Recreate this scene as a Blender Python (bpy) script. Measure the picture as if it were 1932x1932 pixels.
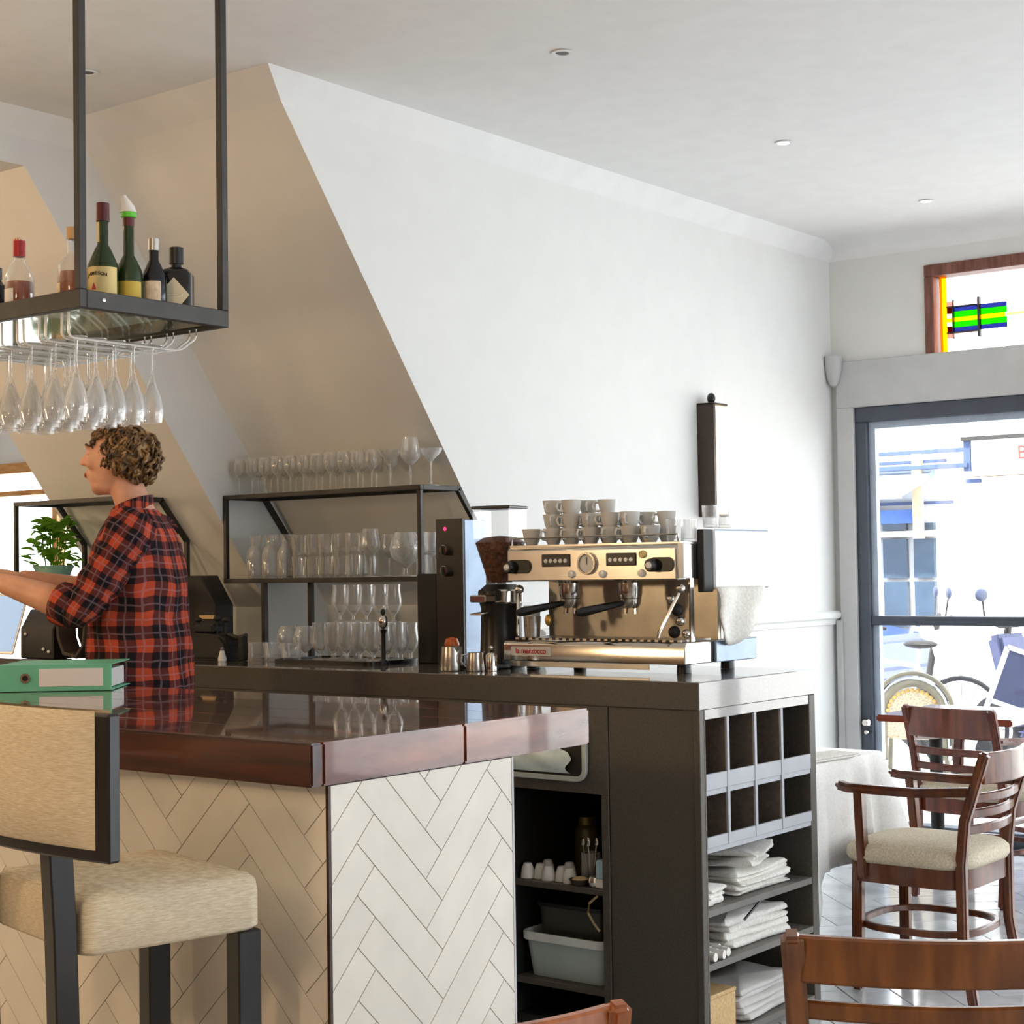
import bpy, bmesh, math, random
from mathutils import Vector as V, Matrix as M, noise as NZ
random.seed(7)
SC = bpy.context.scene
for o in list(bpy.data.objects): bpy.data.objects.remove(o)
PI = math.pi
# ---------------------------------------------------------------- camera
cam = bpy.data.cameras.new('camera'); co = bpy.data.objects.new('camera', cam); SC.collection.objects.link(co)
cam.sensor_width = 36; cam.lens = 58.14; cam.clip_end = 200; cam.clip_start = .05
_R = V((.788022, .615467, -.014895)); _U = V((.033315, -.018471, .999274)); _F = V((-.614745, .787946, .03506))
co.matrix_world = M(((_R.x, _U.x, -_F.x, 0), (_R.y, _U.y, -_F.y, 0), (_R.z, _U.z, -_F.z, 1.42), (0, 0, 0, 1)))
SC.camera = co
# ---------------------------------------------------------------- world, sun, daylight, exposure
SC.view_settings.view_transform = 'Standard'; SC.view_settings.look = 'None'
SC.view_settings.gamma = 1; SC.view_settings.use_curve_mapping = False
SC.view_settings.exposure = 0.26
w = bpy.data.worlds.new('sky'); SC.world = w; w.use_nodes = True
bg = w.node_tree.nodes['Background']; bg.inputs[0].default_value = (.87, .935, 1, 1); bg.inputs[1].default_value = 5.0
def light(name, kind, loc, power, col=(1, 1, 1), size=.1, rot=(0, 0, 0), spot=None, sy=None):
    l = bpy.data.lights.new(name, kind); l.energy = power; l.color = col
    if kind == 'AREA':
        l.size = size
        if sy: l.shape = 'RECTANGLE'; l.size_y = sy
    elif kind == 'SUN': l.angle = size
    else: l.shadow_soft_size = size
    if spot: l.spot_size = spot; l.spot_blend = .6
    o = bpy.data.objects.new(name, l); o.location = loc; o.rotation_euler = rot; SC.collection.objects.link(o); return o
light('sun', 'SUN', (0, 0, 10), 9, (1, .96, .9), .03, (math.radians(42), 0, math.radians(-8)))
p = light('daylight_portal', 'AREA', (1.25, 7.9, 1.5), 1, size=10.2, sy=2.9, rot=(-PI/2, 0, 0)); p.data.cycles.is_portal = True
p = light('daylight_portal', 'AREA', (-9.6, 7.9, 1.2), 1, size=6.4, sy=2.3, rot=(-PI/2, 0, 0)); p.data.cycles.is_portal = True
p = light('daylight_portal', 'AREA', (6.45, 4, 1.65), 1, size=1.8, sy=6.1, rot=(0, PI/2, 0)); p.data.cycles.is_portal = True
WARM = (1, .70, .40)
for i, (x, y, z, e) in enumerate(((-5.7, 2.35, 2.9, 20), (-5.0, 1.2, 1.7, 42), (-7.6, .6, 2.0, 40), (-1.8, -.7, 2.25, 62), (-6.9, 3.3, 1.75, 14))):  # first is the off-frame lamp behind the ceiling glow; the rest are added fill
    light('warm_lamp_and_fill', 'POINT', (x, y, z), e, WARM, .12)
SC.cycles.use_denoising = True
SC.cycles.max_bounces = 9; SC.cycles.transparent_max_bounces = 24; SC.cycles.glossy_bounces = 5; SC.cycles.transmission_bounces = 6
SC.cycles.sample_clamp_indirect = 6; SC.cycles.caustics_reflective = False; SC.cycles.caustics_refractive = False
# ---------------------------------------------------------------- materials
def lin(c, a=1.0):
    r = []
    for q in c:
        q = q / 255.0
        r.append(q / 12.92 if q <= .04045 else ((q + .055) / 1.055) ** 2.4)
    return (*r, a)
class NT:
    def __init__(s, name):
        s.m = bpy.data.materials.new(name); s.m.use_nodes = True; s.t = s.m.node_tree; s.b = s.t.nodes['Principled BSDF']; s.out = s.t.nodes['Material Output']; s._c = None
    def n(s, k, **kw):
        q = s.t.nodes.new(k)
        for a, b in kw.items(): setattr(q, a, b)
        return q
    def l(s, a, b): s.t.links.new(a, b)
    def co(s, scale=(1, 1, 1), rot=(0, 0, 0)):
        tc = s.n('ShaderNodeTexCoord'); mp = s.n('ShaderNodeMapping'); mp.inputs['Scale'].default_value = scale; mp.inputs['Rotation'].default_value = rot
        s.l(tc.outputs['Object'], mp.inputs[0]); return mp.outputs[0]
    def noise(s, scale, detail=3, stretch=(1, 1, 1), rot=(0, 0, 0)):
        q = s.n('ShaderNodeTexNoise'); q.inputs['Scale'].default_value = scale; q.inputs['Detail'].default_value = detail
        s.l(s.co(stretch, rot), q.inputs['Vector']); return q.outputs[0]
    def math(s, op, a, b=None, c=None):
        q = s.n('ShaderNodeMath', operation=op)
        for i, x in enumerate((a, b, c)):
            if x is None: continue
            if isinstance(x, (int, float)): q.inputs[i].default_value = x
            else: s.l(x, q.inputs[i])
        return q.outputs[0]
    def ramp(s, fac, stops):
        q = s.n('ShaderNodeValToRGB'); e = q.color_ramp.elements
        while len(e) < len(stops): e.new(.5)
        for i, (p, c) in enumerate(stops): e[i].position = p; e[i].color = c
        s.l(fac, q.inputs[0]); return q.outputs[0]
    def bump(s, h, strength=.2, dist=.002):
        q = s.n('ShaderNodeBump'); q.inputs['Strength'].default_value = strength; q.inputs['Distance'].default_value = dist
        s.l(h, q.inputs['Height']); s.l(q.outputs[0], s.b.inputs['Normal'])
def sc(c, k): return (min(255, c[0] * k), min(255, c[1] * k), min(255, c[2] * k))
def mat(name, col, rough=.5, metal=0, var=.06, vs=9, st=(1, 1, 1), bump=0, bs=60, bd=.002, coat=0, rnd=0, spec=.5, sss=0):
    t = NT(name); b = t.b
    b.inputs['Roughness'].default_value = rough; b.inputs['Metallic'].default_value = metal
    b.inputs['Specular IOR Level'].default_value = spec
    if coat: b.inputs['Coat Weight'].default_value = coat; b.inputs['Coat Roughness'].default_value = .04
    if sss: b.inputs['Subsurface Weight'].default_value = sss; b.inputs['Subsurface Radius'].default_value = (.02, .008, .004)
    c = t.ramp(t.noise(vs, 4, st), [(.3, lin(sc(col, 1 - var))), (.7, lin(sc(col, 1 + var)))])
    if rnd:
        oi = t.n('ShaderNodeObjectInfo'); hs = t.n('ShaderNodeHueSaturation'); t.l(c, hs.inputs['Color'])
        t.l(t.math('MULTIPLY_ADD', oi.outputs['Random'], rnd, 1 - rnd / 2), hs.inputs['Value']); c = hs.outputs[0]
    t.l(c, b.inputs['Base Color'])
    if bump: t.bump(t.noise(bs, 3, st), bump, bd)
    return t.m
def wood(name, c1, c2, rough=.35, st=(1, 12, 12), scale=3, coat=0, rnd=.12, bump=.08):
    t = NT(name); b = t.b; b.inputs['Roughness'].default_value = rough
    if coat: b.inputs['Coat Weight'].default_value = coat; b.inputs['Coat Roughness'].default_value = .03
    n = t.noise(scale, 6, st)
    c = t.ramp(n, [(.32, lin(c1)), (.5, lin([(a + q) / 2 for a, q in zip(c1, c2)])), (.68, lin(c2))])
    oi = t.n('ShaderNodeObjectInfo'); hs = t.n('ShaderNodeHueSaturation'); t.l(c, hs.inputs['Color'])
    t.l(t.math('MULTIPLY_ADD', oi.outputs['Random'], rnd, 1 - rnd / 2), hs.inputs['Value'])
    t.l(hs.outputs[0], b.inputs['Base Color']); t.bump(n, bump, .002); return t.m
def emit(name, col, s):
    t = NT(name); t.b.inputs['Base Color'].default_value = lin(col); t.b.inputs['Emission Color'].default_value = lin(col); t.b.inputs['Emission Strength'].default_value = s
    return t.m
def glass(name, tint=(255, 255, 255), lo=.05, hi=.75, pw=2.2, white=.35):
    t = NT(name); lw = t.n('ShaderNodeLayerWeight'); lw.inputs[0].default_value = .5
    f = t.math('MULTIPLY_ADD', t.math('POWER', lw.outputs['Facing'], pw), hi, lo)
    tr = t.n('ShaderNodeBsdfTransparent'); tr.inputs[0].default_value = lin(tint)
    g = t.n('ShaderNodeBsdfGlossy'); g.inputs['Roughness'].default_value = .04
    d = t.n('ShaderNodeBsdfDiffuse'); d.inputs[0].default_value = lin((245, 245, 243))
    tl = t.n('ShaderNodeBsdfTranslucent'); tl.inputs[0].default_value = lin((245, 245, 243))
    m0 = t.n('ShaderNodeMixShader'); m0.inputs[0].default_value = .5; t.l(d.outputs[0], m0.inputs[1]); t.l(tl.outputs[0], m0.inputs[2])
    m1 = t.n('ShaderNodeMixShader'); m1.inputs[0].default_value = white; t.l(g.outputs[0], m1.inputs[1]); t.l(m0.outputs[0], m1.inputs[2])  # white share paints in the bright reflections that glass edges catch
    m2 = t.n('ShaderNodeMixShader'); t.l(f, m2.inputs[0]); t.l(tr.outputs[0], m2.inputs[1]); t.l(m1.outputs[0], m2.inputs[2])
    t.l(m2.outputs[0], t.out.inputs[0]); return t.m
def fabric(name, c1, c2, st=(3, 60, 60), scale=4, rough=.95, bump=.35):
    t = NT(name); t.b.inputs['Roughness'].default_value = rough; t.b.inputs['Specular IOR Level'].default_value = .1
    n = t.noise(scale, 6, st); t.l(t.ramp(n, [(.33, lin(c1)), (.67, lin(c2))]), t.b.inputs['Base Color']); t.bump(n, bump, .002); return t.m
def plaid(name, R=.17, P=.09):
    t = NT(name); b = t.b; b.inputs['Roughness'].default_value = .9; b.inputs['Specular IOR Level'].default_value = .1
    tc = t.n('ShaderNodeTexCoord'); sp = t.n('ShaderNodeSeparateXYZ'); t.l(tc.outputs['Object'], sp.inputs[0])
    u = t.math('MULTIPLY', t.math('ARCTAN2', sp.outputs[1], sp.outputs[0]), R / P); v = t.math('MULTIPLY', sp.outputs[2], 1 / P)
    nz = t.noise(9, 2); u = t.math('MULTIPLY_ADD', nz, .35, u); v = t.math('MULTIPLY_ADD', nz, .3, v)
    fu = t.math('FRACT', t.math('ADD', u, 20)); fv = t.math('FRACT', t.math('ADD', v, 20))
    bu = t.math('LESS_THAN', fu, .52); bv = t.math('LESS_THAN', fv, .52)
    s_ = t.math('MULTIPLY', t.math('ADD', bu, bv), .5)
    base = t.ramp(s_, [(.0, lin((192, 80, 54))), (.3, lin((98, 48, 44))), (.75, lin((36, 31, 36)))]); base.node.color_ramp.interpolation = 'CONSTANT'
    def line(f, c): return t.math('LESS_THAN', t.math('ABSOLUTE', t.math('SUBTRACT', f, c)), .03)
    ln = t.math('MAXIMUM', t.math('MAXIMUM', line(fu, .73), line(fv, .73)), t.math('MAXIMUM', line(fu, .23), line(fv, .23)))
    mx = t.n('ShaderNodeMix', data_type='RGBA'); t.l(t.math('MULTIPLY', ln, .26), mx.inputs['Factor']); t.l(base, mx.inputs['A']); mx.inputs['B'].default_value = lin((176, 150, 156))
    t.l(mx.outputs['Result'], b.inputs['Base Color']); t.bump(t.noise(14, 4), .5, .01); return t.m

WHITE = mat('wall_paint', (232, 232, 229), .75, var=.006, bump=.05, bs=120)
CEIL = mat('ceiling_paint', (240, 240, 238), .8, var=.01)
TRIMG = mat('grey_trim_paint', (196, 197, 197), .5, var=.02)
FLOORM = mat('slate_floor_window_sheen', (206, 209, 213), .12, var=.10, vs=5, rnd=.16, bump=.05, bs=25)  # base colour lightened to imitate the window's reflection in the gloss
GROUT = mat('floor_grout', (60, 60, 62), .6)
STEEL_D = mat('dark_steel', (58, 56, 54), .45, .6, var=.12)
RACKM = mat('rack_grey_steel', (66, 64, 62), .5, .35, var=.12)
FRAME = mat('window_frame_steel', (74, 80, 92), .45, .2, var=.05)
TILE = mat('cream_tile', (226, 219, 206), .28, var=.02, rnd=.07)
JOINT = mat('tile_grout', (172, 158, 136), .9)
BRONZE = mat('bronze_corner_strip', (62, 46, 36), .4, .5)
COUNTER = mat('charcoal_laminate', (80, 75, 68), .3, spec=.8, coat=.9, var=.1, vs=160)
CARC = mat('charcoal_cabinet', (78, 73, 65), .5, var=.1, vs=160)
INSIDE = mat('cabinet_inside_brown', (104, 92, 82), .7, var=.1, vs=60)
MAHOG = wood('mahogany_gloss', (62, 22, 12), (132, 62, 36), .18, (1, 14, 14), 2.2, coat=1)
MAHOGE = wood('mahogany_daylit_edge', (78, 34, 20), (150, 88, 62), .22, (14, 1, 5), 2.6, coat=.8, bump=.2)  # same wood as the top, lightened to imitate daylight on the end
MAHOGF = wood('mahogany_front', (46, 20, 11), (92, 46, 24), .3, (1, 14, 14), 2.2, coat=.4)
CHAIRW = wood('brown_stained_beech', (74, 36, 18), (122, 68, 36), .3, (6, 6, 1), 5, coat=.3)
CHAIRR = wood('reddish_stained_beech', (84, 36, 24), (130, 66, 44), .3, (6, 6, 1), 5, coat=.3)
CHAIRO = wood('orange_brown_beech', (140, 76, 34), (190, 112, 60), .3, (6, 6, 1), 5, coat=.3)
BLACKW = mat('black_stained_wood', (26, 23, 21), .38, var=.15, st=(8, 8, 1))
STOOLF = fabric('beige_slub_fabric', (204, 186, 154), (232, 219, 194), (9, 9, 120), 6)
SEATF = fabric('cream_seat_fabric', (196, 182, 156), (226, 216, 196), (30, 30, 30), 5)
LINEN = fabric('white_linen', (226, 222, 214), (246, 243, 236), (20, 20, 20), 6, bump=.15)
LINENC = fabric('cream_linen', (222, 208, 184), (240, 230, 210), (20, 20, 20), 6, bump=.2)
CHROME = mat('polished_steel', (210, 204, 196), .14, 1, var=.03)
BRUSH = mat('brushed_steel', (188, 184, 178), .3, 1, var=.06, st=(1, 1, 30))
WIREW = mat('white_coated_wire', (226, 222, 216), .3, 0, var=.02)
BLACK = mat('black_plastic', (20, 19, 18), .35, var=.1)
BLACKM = mat('black_matte', (24, 22, 20), .6, var=.15)
BLUEG = mat('blue_grey_metal', (136, 152, 172), .35, .5, var=.05)
GLASS = glass('clear_glass', lo=.12, hi=.9, pw=1.3, white=.62)
GLASSW = glass('white_sheen_glass', lo=.14, hi=.9, pw=1.2, white=.66)
PANE = glass('window_pane', lo=.03, hi=.35, pw=4, white=0)
SHELFG = glass('shelf_glass', (225, 235, 225), .1, .5, 2, .1)
PORC = mat('white_porcelain', (226, 224, 218), .2, var=.02)
ORANGE = mat('orange_lacquer', (216, 104, 40), .3)
SKIN = mat('skin', (222, 164, 134), .5, var=.07, vs=12, sss=.15)
MINT = mat('mint_green_card', (112, 196, 160), .5, var=.04)
MINTP = mat('mint_enamel', (150, 200, 184), .4)
PAPER = mat('white_paper', (236, 232, 228), .8, var=.01)
KRAFT = mat('raw_wood_box', (206, 172, 120), .6, var=.08, st=(2, 14, 14))
TUB = mat('grey_plastic_tub', (186, 198, 198), .45, var=.03)
TUBRIM = mat('white_plastic_rim', (220, 224, 222), .4)
BINRIM = mat('pale_steel_rim', (196, 202, 196), .3, .3)
BAG = mat('pale_plastic_bag', (206, 220, 220), .35, var=.08, bump=.4, bs=18, bd=.01)
LEATHER = mat('dark_brown_leather', (58, 46, 38), .5, var=.15)
DENIM = mat('dark_denim', (44, 48, 60), .9, var=.1)
def leafmat(name, c):
    t = NT(name); d = t.n('ShaderNodeBsdfDiffuse'); d.inputs[0].default_value = lin(c); tl = t.n('ShaderNodeBsdfTranslucent'); tl.inputs[0].default_value = lin((c[0]*1.1, c[1]*1.1, c[2]*.8)); mx = t.n('ShaderNodeMixShader'); mx.inputs[0].default_value = .5
    t.l(d.outputs[0], mx.inputs[1]); t.l(tl.outputs[0], mx.inputs[2]); t.l(mx.outputs[0], t.out.inputs[0]); return t.m
GREEN = leafmat('basil_leaf', (182, 216, 92)); GREEND = leafmat('dark_basil_leaf', (118, 168, 62))
SOIL = mat('potting_soil', (50, 38, 28), .9)
BEAN = mat('coffee_beans', (88, 58, 44), .45, var=.4, vs=70, bump=.9, bs=55, bd=.01)
REDT = mat('red_lettering', (190, 40, 60), .5)
# ---------------------------------------------------------------- mesh helpers
def rp(w, h): return [(-w/2, -h/2), (w/2, -h/2), (w/2, h/2), (-w/2, h/2)]
def cp(r, n=10, ry=None):
    ry = ry or r
    return [(r * math.cos(2*PI*i/n), ry * math.sin(2*PI*i/n)) for i in range(n)]
def rrp(w, h, r, n=4):
    o = []
    for cx, cy, a0 in ((w/2-r, h/2-r, 0), (-w/2+r, h/2-r, 90), (-w/2+r, -h/2+r, 180), (w/2-r, -h/2+r, 270)):
        for i in range(n + 1):
            a = math.radians(a0 + 90*i/n); o.append((cx + r*math.cos(a), cy + r*math.sin(a)))
    return o
class MB:
    def __init__(s): s.v = []; s.f = []
    def raw(s, v, f):
        k = len(s.v); s.v += [tuple(q) for q in v]; s.f += [[i + k for i in q] for q in f]; return s
    def box(s, c, d, R=None):
        x, y, z = d[0]/2, d[1]/2, d[2]/2; c = V(c)
        pts = [V((a*x, b*y, e*z)) for e in (-1, 1) for a, b in ((-1, -1), (1, -1), (1, 1), (-1, 1))]
        if R: pts = [R @ q for q in pts]
        return s.raw([c + q for q in pts], [(3, 2, 1, 0), (4, 5, 6, 7), (0, 1, 5, 4), (1, 2, 6, 5), (2, 3, 7, 6), (3, 0, 4, 7)])
    def b2(s, a, b): # box by min/max corners
        return s.box([(p+q)/2 for p, q in zip(a, b)], [abs(q-p) for p, q in zip(a, b)])
    def prism(s, poly, ax, a, b):
        n = len(poly)
        def mk(p, t):
            return {'x': (t, p[0], p[1]), 'y': (p[0], t, p[1]), 'z': (p[0], p[1], t)}[ax]
        v = [mk(p, a) for p in poly] + [mk(p, b) for p in poly]
        return s.raw(v, [list(range(n))[::-1], list(range(n, 2*n))] + [(i, (i+1) % n, n + (i+1) % n, n + i) for i in range(n)])
    def sweep(s, path, prof, up=(0, 0, 1), scales=None, closed=False, caps=True):
        P = [V(p) for p in path]; n = len(P); m = len(prof); up = V(up); v = []
        for i in range(n):
            if closed: T = P[(i+1) % n] - P[i-1]
            else: T = P[min(i+1, n-1)] - P[max(i-1, 0)]
            if T.length < 1e-9: T = V((0, 0, 1))
            T.normalize(); S = T.cross(up)
            if S.length < 1e-3: S = T.cross(V((0, 1, 0.01)))
            S.normalize(); N = S.cross(T); k = scales[i] if scales else 1
            kx, ky = k if isinstance(k, tuple) else (k, k)
            v += [P[i] + S*(a*kx) + N*(b*ky) for a, b in prof]
        f = []
        for i in range(n if closed else n-1):
            j = (i+1) % n
            f += [(i*m+q, i*m+(q+1) % m, j*m+(q+1) % m, j*m+q) for q in range(m)]
        if caps and not closed: f += [list(range(m))[::-1], [(n-1)*m+q for q in range(m)]]
        return s.raw(v, f)
    def tube(s, path, r, n=8, up=(0, 0, 1), closed=False):
        if isinstance(r, (list, tuple)): return s.sweep(path, cp(1, n), up, list(r), closed)
        return s.sweep(path, cp(r, n), up, None, closed)
    def lathe(s, prof, c=(0, 0, 0), n=16, R=None, sx=1, sy=1):
        c = V(c); v = []; f = []; m = len(prof)
        for i in range(n):
            a = 2*PI*i/n
            for r, z in prof:
                q = V((r*math.cos(a)*sx, r*math.sin(a)*sy, z)); v.append(c + (R @ q if R else q))
        for i in range(n):
            j = (i+1) % n
            f += [(i*m+k, j*m+k, j*m+k+1, i*m+k+1) for k in range(m-1)]
        return s.raw(v, f)
    def ell(s, c, r, R=None, n=12, fn=None):
        c = V(c); v = []; f = []; m = n
        for i in range(m + 1):
            t = PI*i/m
            for j in range(2*n):
                a = PI*j/n; q = V((math.sin(t)*math.cos(a)*r[0], math.sin(t)*math.sin(a)*r[1], math.cos(t)*r[2]))
                if fn: q = fn(q)
                v.append(c + (R @ q if R else q))
        for i in range(m):
            for j in range(2*n):
                k = (j+1) % (2*n); f.append((i*2*n+j, (i+1)*2*n+j, (i+1)*2*n+k, i*2*n+k))
        return s.raw(v, f)
    def grid(s, fn, nu, nv):
        v = [fn(i/nu, j/nv) for i in range(nu+1) for j in range(nv+1)]
        return s.raw(v, [(i*(nv+1)+j, (i+1)*(nv+1)+j, (i+1)*(nv+1)+j+1, i*(nv+1)+j+1) for i in range(nu) for j in range(nv)])
    def build(s, name, m, parent=None, bev=0, seg=1, ang=35, loc=None, mods=None, recalc=True):
        me = bpy.data.meshes.new(name); bm = bmesh.new()
        vs = [bm.verts.new(q) for q in s.v]
        for q in s.f:
            try: bm.faces.new([vs[i] for i in q])
            except ValueError: pass
        bmesh.ops.remove_doubles(bm, verts=bm.verts, dist=1e-6)
        if recalc: bmesh.ops.recalc_face_normals(bm, faces=bm.faces)
        if bev:
            ed = [e for e in bm.edges if len(e.link_faces) == 2 and e.calc_face_angle(0) > .6]
            bmesh.ops.bevel(bm, geom=ed, offset=bev, segments=seg, affect='EDGES', clamp_overlap=True)
        bm.to_mesh(me); bm.free()
        me.polygons.foreach_set('use_smooth', [True]*len(me.polygons)); me.set_sharp_from_angle(angle=math.radians(ang))
        if m: me.materials.append(m)
        o = bpy.data.objects.new(name, me); SC.collection.objects.link(o)
        if parent: o.parent = parent
        if loc: o.location = loc
        return o
def tag(o, label, cat, group=None):
    o['label'] = label; o['category'] = cat
    if group: o['group'] = group
    return o
def T(name, label, cat, loc=(0, 0, 0), rz=0, group=None):
    o = bpy.data.objects.new(name, None); SC.collection.objects.link(o); o.empty_display_size = .1
    o.location = loc; o.rotation_euler = (0, 0, rz); return tag(o, label, cat, group)
def struct(o): o['kind'] = 'structure'; return o
def dup(root, loc, rz, label, group=None):
    r = root.copy(); SC.collection.objects.link(r); r.location = loc; r.rotation_euler = (0, 0, rz); r['label'] = label
    if group: r['group'] = group
    for ch in root.children:
        c = ch.copy(); SC.collection.objects.link(c); c.parent = r
        for g in ch.children:
            d = g.copy(); SC.collection.objects.link(d); d.parent = c
    return r
def applied(o):
    dg = bpy.context.evaluated_depsgraph_get(); me = bpy.data.meshes.new_from_object(o.evaluated_get(dg)); o.modifiers.clear()
    old = o.data; o.data = me; bpy.data.meshes.remove(old)
    me.polygons.foreach_set('use_smooth', [True]*len(me.polygons)); return o
def text(name, s, size, m, parent, loc, rot, ext=.0008, bold=0):
    cu = bpy.data.curves.new(name, 'FONT'); cu.body = s; cu.size = size; cu.extrude = ext; cu.align_x = 'CENTER'; cu.align_y = 'CENTER'; cu.offset = bold
    o = bpy.data.objects.new(name, cu); SC.collection.objects.link(o)
    dg = bpy.context.evaluated_depsgraph_get(); me = bpy.data.meshes.new_from_object(o.evaluated_get(dg)); bpy.data.objects.remove(o)
    me.materials.clear(); me.materials.append(m); o = bpy.data.objects.new(name, me); SC.collection.objects.link(o); o.parent = parent; o.location = loc; o.rotation_euler = rot; return o
ORD = 'first second third fourth fifth sixth seventh eighth ninth tenth eleventh twelfth thirteenth fourteenth fifteenth sixteenth'.split()
def clip(poly, x0, x1, y0, y1):
    for ax, lim, sg in ((0, x0, 1), (0, x1, -1), (1, y0, 1), (1, y1, -1)):
        out = []
        for i in range(len(poly)):
            a, b = poly[i-1], poly[i]; da, db = sg*(a[ax]-lim), sg*(b[ax]-lim)
            if (da >= 0) != (db >= 0):
                t = da/(da-db); out.append((a[0]+(b[0]-a[0])*t, a[1]+(b[1]-a[1])*t))
            if db >= 0: out.append(b)
        poly = out
        if len(poly) < 3: return []
    return poly
def herring(x0, x1, y0, y1, w, n, gap, ang=PI/4, off=(0, 0)):
    L = n*w; out = []; R = int((abs(x1-x0)+abs(y1-y0))/w)+4*n; ca, sa = math.cos(ang), math.sin(ang); mx, my = (x0+x1)/2+off[0], (y0+y1)/2+off[1]
    K = R//(2*n)+2
    for r in range(-R, R):
        for k in range(-K, K+1):
            for rect in (((r+2*n*k)*w, r*w, L, w), (r*w, (r-2*n+1+2*n*k)*w, w, L)):
                x, y, a, b = rect; g = gap/2
                q = [(x+g, y+g), (x+a-g, y+g), (x+a-g, y+b-g), (x+g, y+b-g)]
                q = [(mx + u*ca - v*sa, my + u*sa + v*ca) for u, v in q]
                cx = sum(p[0] for p in q)/4; cy = sum(p[1] for p in q)/4
                if cx < x0-L or cx > x1+L or cy < y0-L or cy > y1+L: continue
                q = clip(q, x0, x1, y0, y1)
                if q:
                    ar = abs(sum(q[i-1][0]*q[i][1]-q[i][0]*q[i-1][1] for i in range(len(q))))/2
                    if ar > w*w*.05: out.append(q)
    return out
# ================================================================ ROOM
H = 3.116; CX = -4.039; C1 = -5.085; C2 = -6.102; YF = 7.95; ZC = 3.030; BT = 1.085
floor = struct(MB().b2((-13, -4, -.12), (6.5, 8.0, -.006)).build('floor', GROUT))
for q in herring(-3.6, -.7, 4.55, 7.85, .16, 4, .004, PI/4 + .02): MB().prism(q, 'z', -.006, .0).build('plank', FLOORM, floor, bev=.0015)
MB().b2((-13, -4, -.007), (-3.6, 7.9, -.0015)).build('floor_sheet', FLOORM, floor)
MB().b2((-3.6, -4, -.007), (6.4, 4.55, -.0015)).build('floor_sheet', FLOORM, floor)
MB().b2((-.7, 4.55, -.007), (6.4, 7.9, -.0015)).build('floor_sheet', FLOORM, floor)
struct(MB().b2((-13, -4, H), (6.5, 8.3, H + .25)).build('ceiling', CEIL))
S1 = lambda z: 3.9305 + .724*(ZC - z)
S2 = lambda z: 3.6467 + .73*(2.925 - z)
ZK = 1.28
prof1 = [(S1(H), H), (S1(ZK), ZK), (S1(ZK) - .0, 0), (YF, 0), (YF, H)]
struct(MB().prism(prof1, 'x', CX - .15, CX).build('wall_left', WHITE))
struct(MB().prism(prof1, 'x', C1, CX - .15).build('wall_back', WHITE))
prof2 = [(-2, H), (-2, 2.925), (S2(2.925), 2.925), (S2(ZK), ZK), (S2(ZK), 0), (S1(ZK) + .3, 0), (S1(ZK) + .3, H)]
struct(MB().prism(prof2, 'x', C2, C1).build('wall_back.001', WHITE))
# coves
e = .012
struct(MB().raw([(CX, 3.9305, ZC), (CX + .074, 3.80, H), (CX, 3.868, H), (CX, YF, ZC), (CX + .074, YF, H), (CX, YF, H)], [(0, 1, 2), (5, 4, 3), (0, 3, 4, 1), (1, 4, 5, 2), (2, 5, 3, 0)]).build('trim_1', CEIL))
struct(MB().raw([(C1, 3.9305, ZC), (C1 + .074, 3.80, H), (C1, 3.90, H), (CX, 3.9305, ZC), (CX + .074, 3.80, H), (CX, 3.90, H)], [(0, 1, 2), (5, 4, 3), (0, 3, 4, 1), (1, 4, 5, 2), (2, 5, 3, 0)]).build('trim_2', CEIL))
struct(MB().raw([(C1, -2, ZC), (C1 + .074, -2, H), (C1, -2, H), (C1, 3.9305, ZC), (C1 + .074, 3.80, H), (C1, 3.93, H)], [(0, 1, 2), (5, 4, 3), (0, 3, 4, 1), (1, 4, 5, 2), (2, 5, 3, 0)]).build('trim_3', CEIL))
def covepts(n=8, d=.24, h=.085):
    return [(YF - d + d*math.sin(PI/2*i/n), H - h + h*math.cos(PI/2*i/n)) for i in range(n+1)] + [(YF, H)]
struct(MB().prism(covepts(), 'x', CX, 6.4).build('trim_4', CEIL))
# chair rail and baseboard on the left wall
rail = [(CX, 1.105), (CX + .014, 1.11), (CX + .02, 1.135), (CX + .04, 1.145), (CX + .045, 1.165), (CX + .03, 1.178), (CX, 1.182)]
struct(MB().prism(rail, 'y', 5.33, YF).build('trim_5', WHITE))
struct(MB().b2((CX, 5.2, 0), (CX + .018, YF, .14)).build('baseboard_left', WHITE, bev=.003))
# enclosing walls out of view; rear and far left browned to cut daylight bounce
struct(MB().b2((-13, -4.2, 0), (6.5, -4, H)).build('wall_rear', mat('dark_bounce_cut_wall', (120, 92, 66), .7)))
rw = MB(); rw.b2((6.4, -4, 0), (6.55, 8, .8)); rw.b2((6.4, -4, 2.5), (6.55, 8, H)); rw.b2((6.4, -4, .8), (6.55, 1.0, 2.5)); rw.b2((6.4, 7, .4), (6.55, 8, 2.8)); rw.b2((6.4, 3.5, .4), (6.55, 3.7, 2.8))
struct(rw.build('wall_right', WHITE))
struct(MB().b2((-13.1, -4, 0), (-13, 8, H)).build('wall_far_left', mat('tan_wall', (170, 146, 116), .8)))
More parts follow.
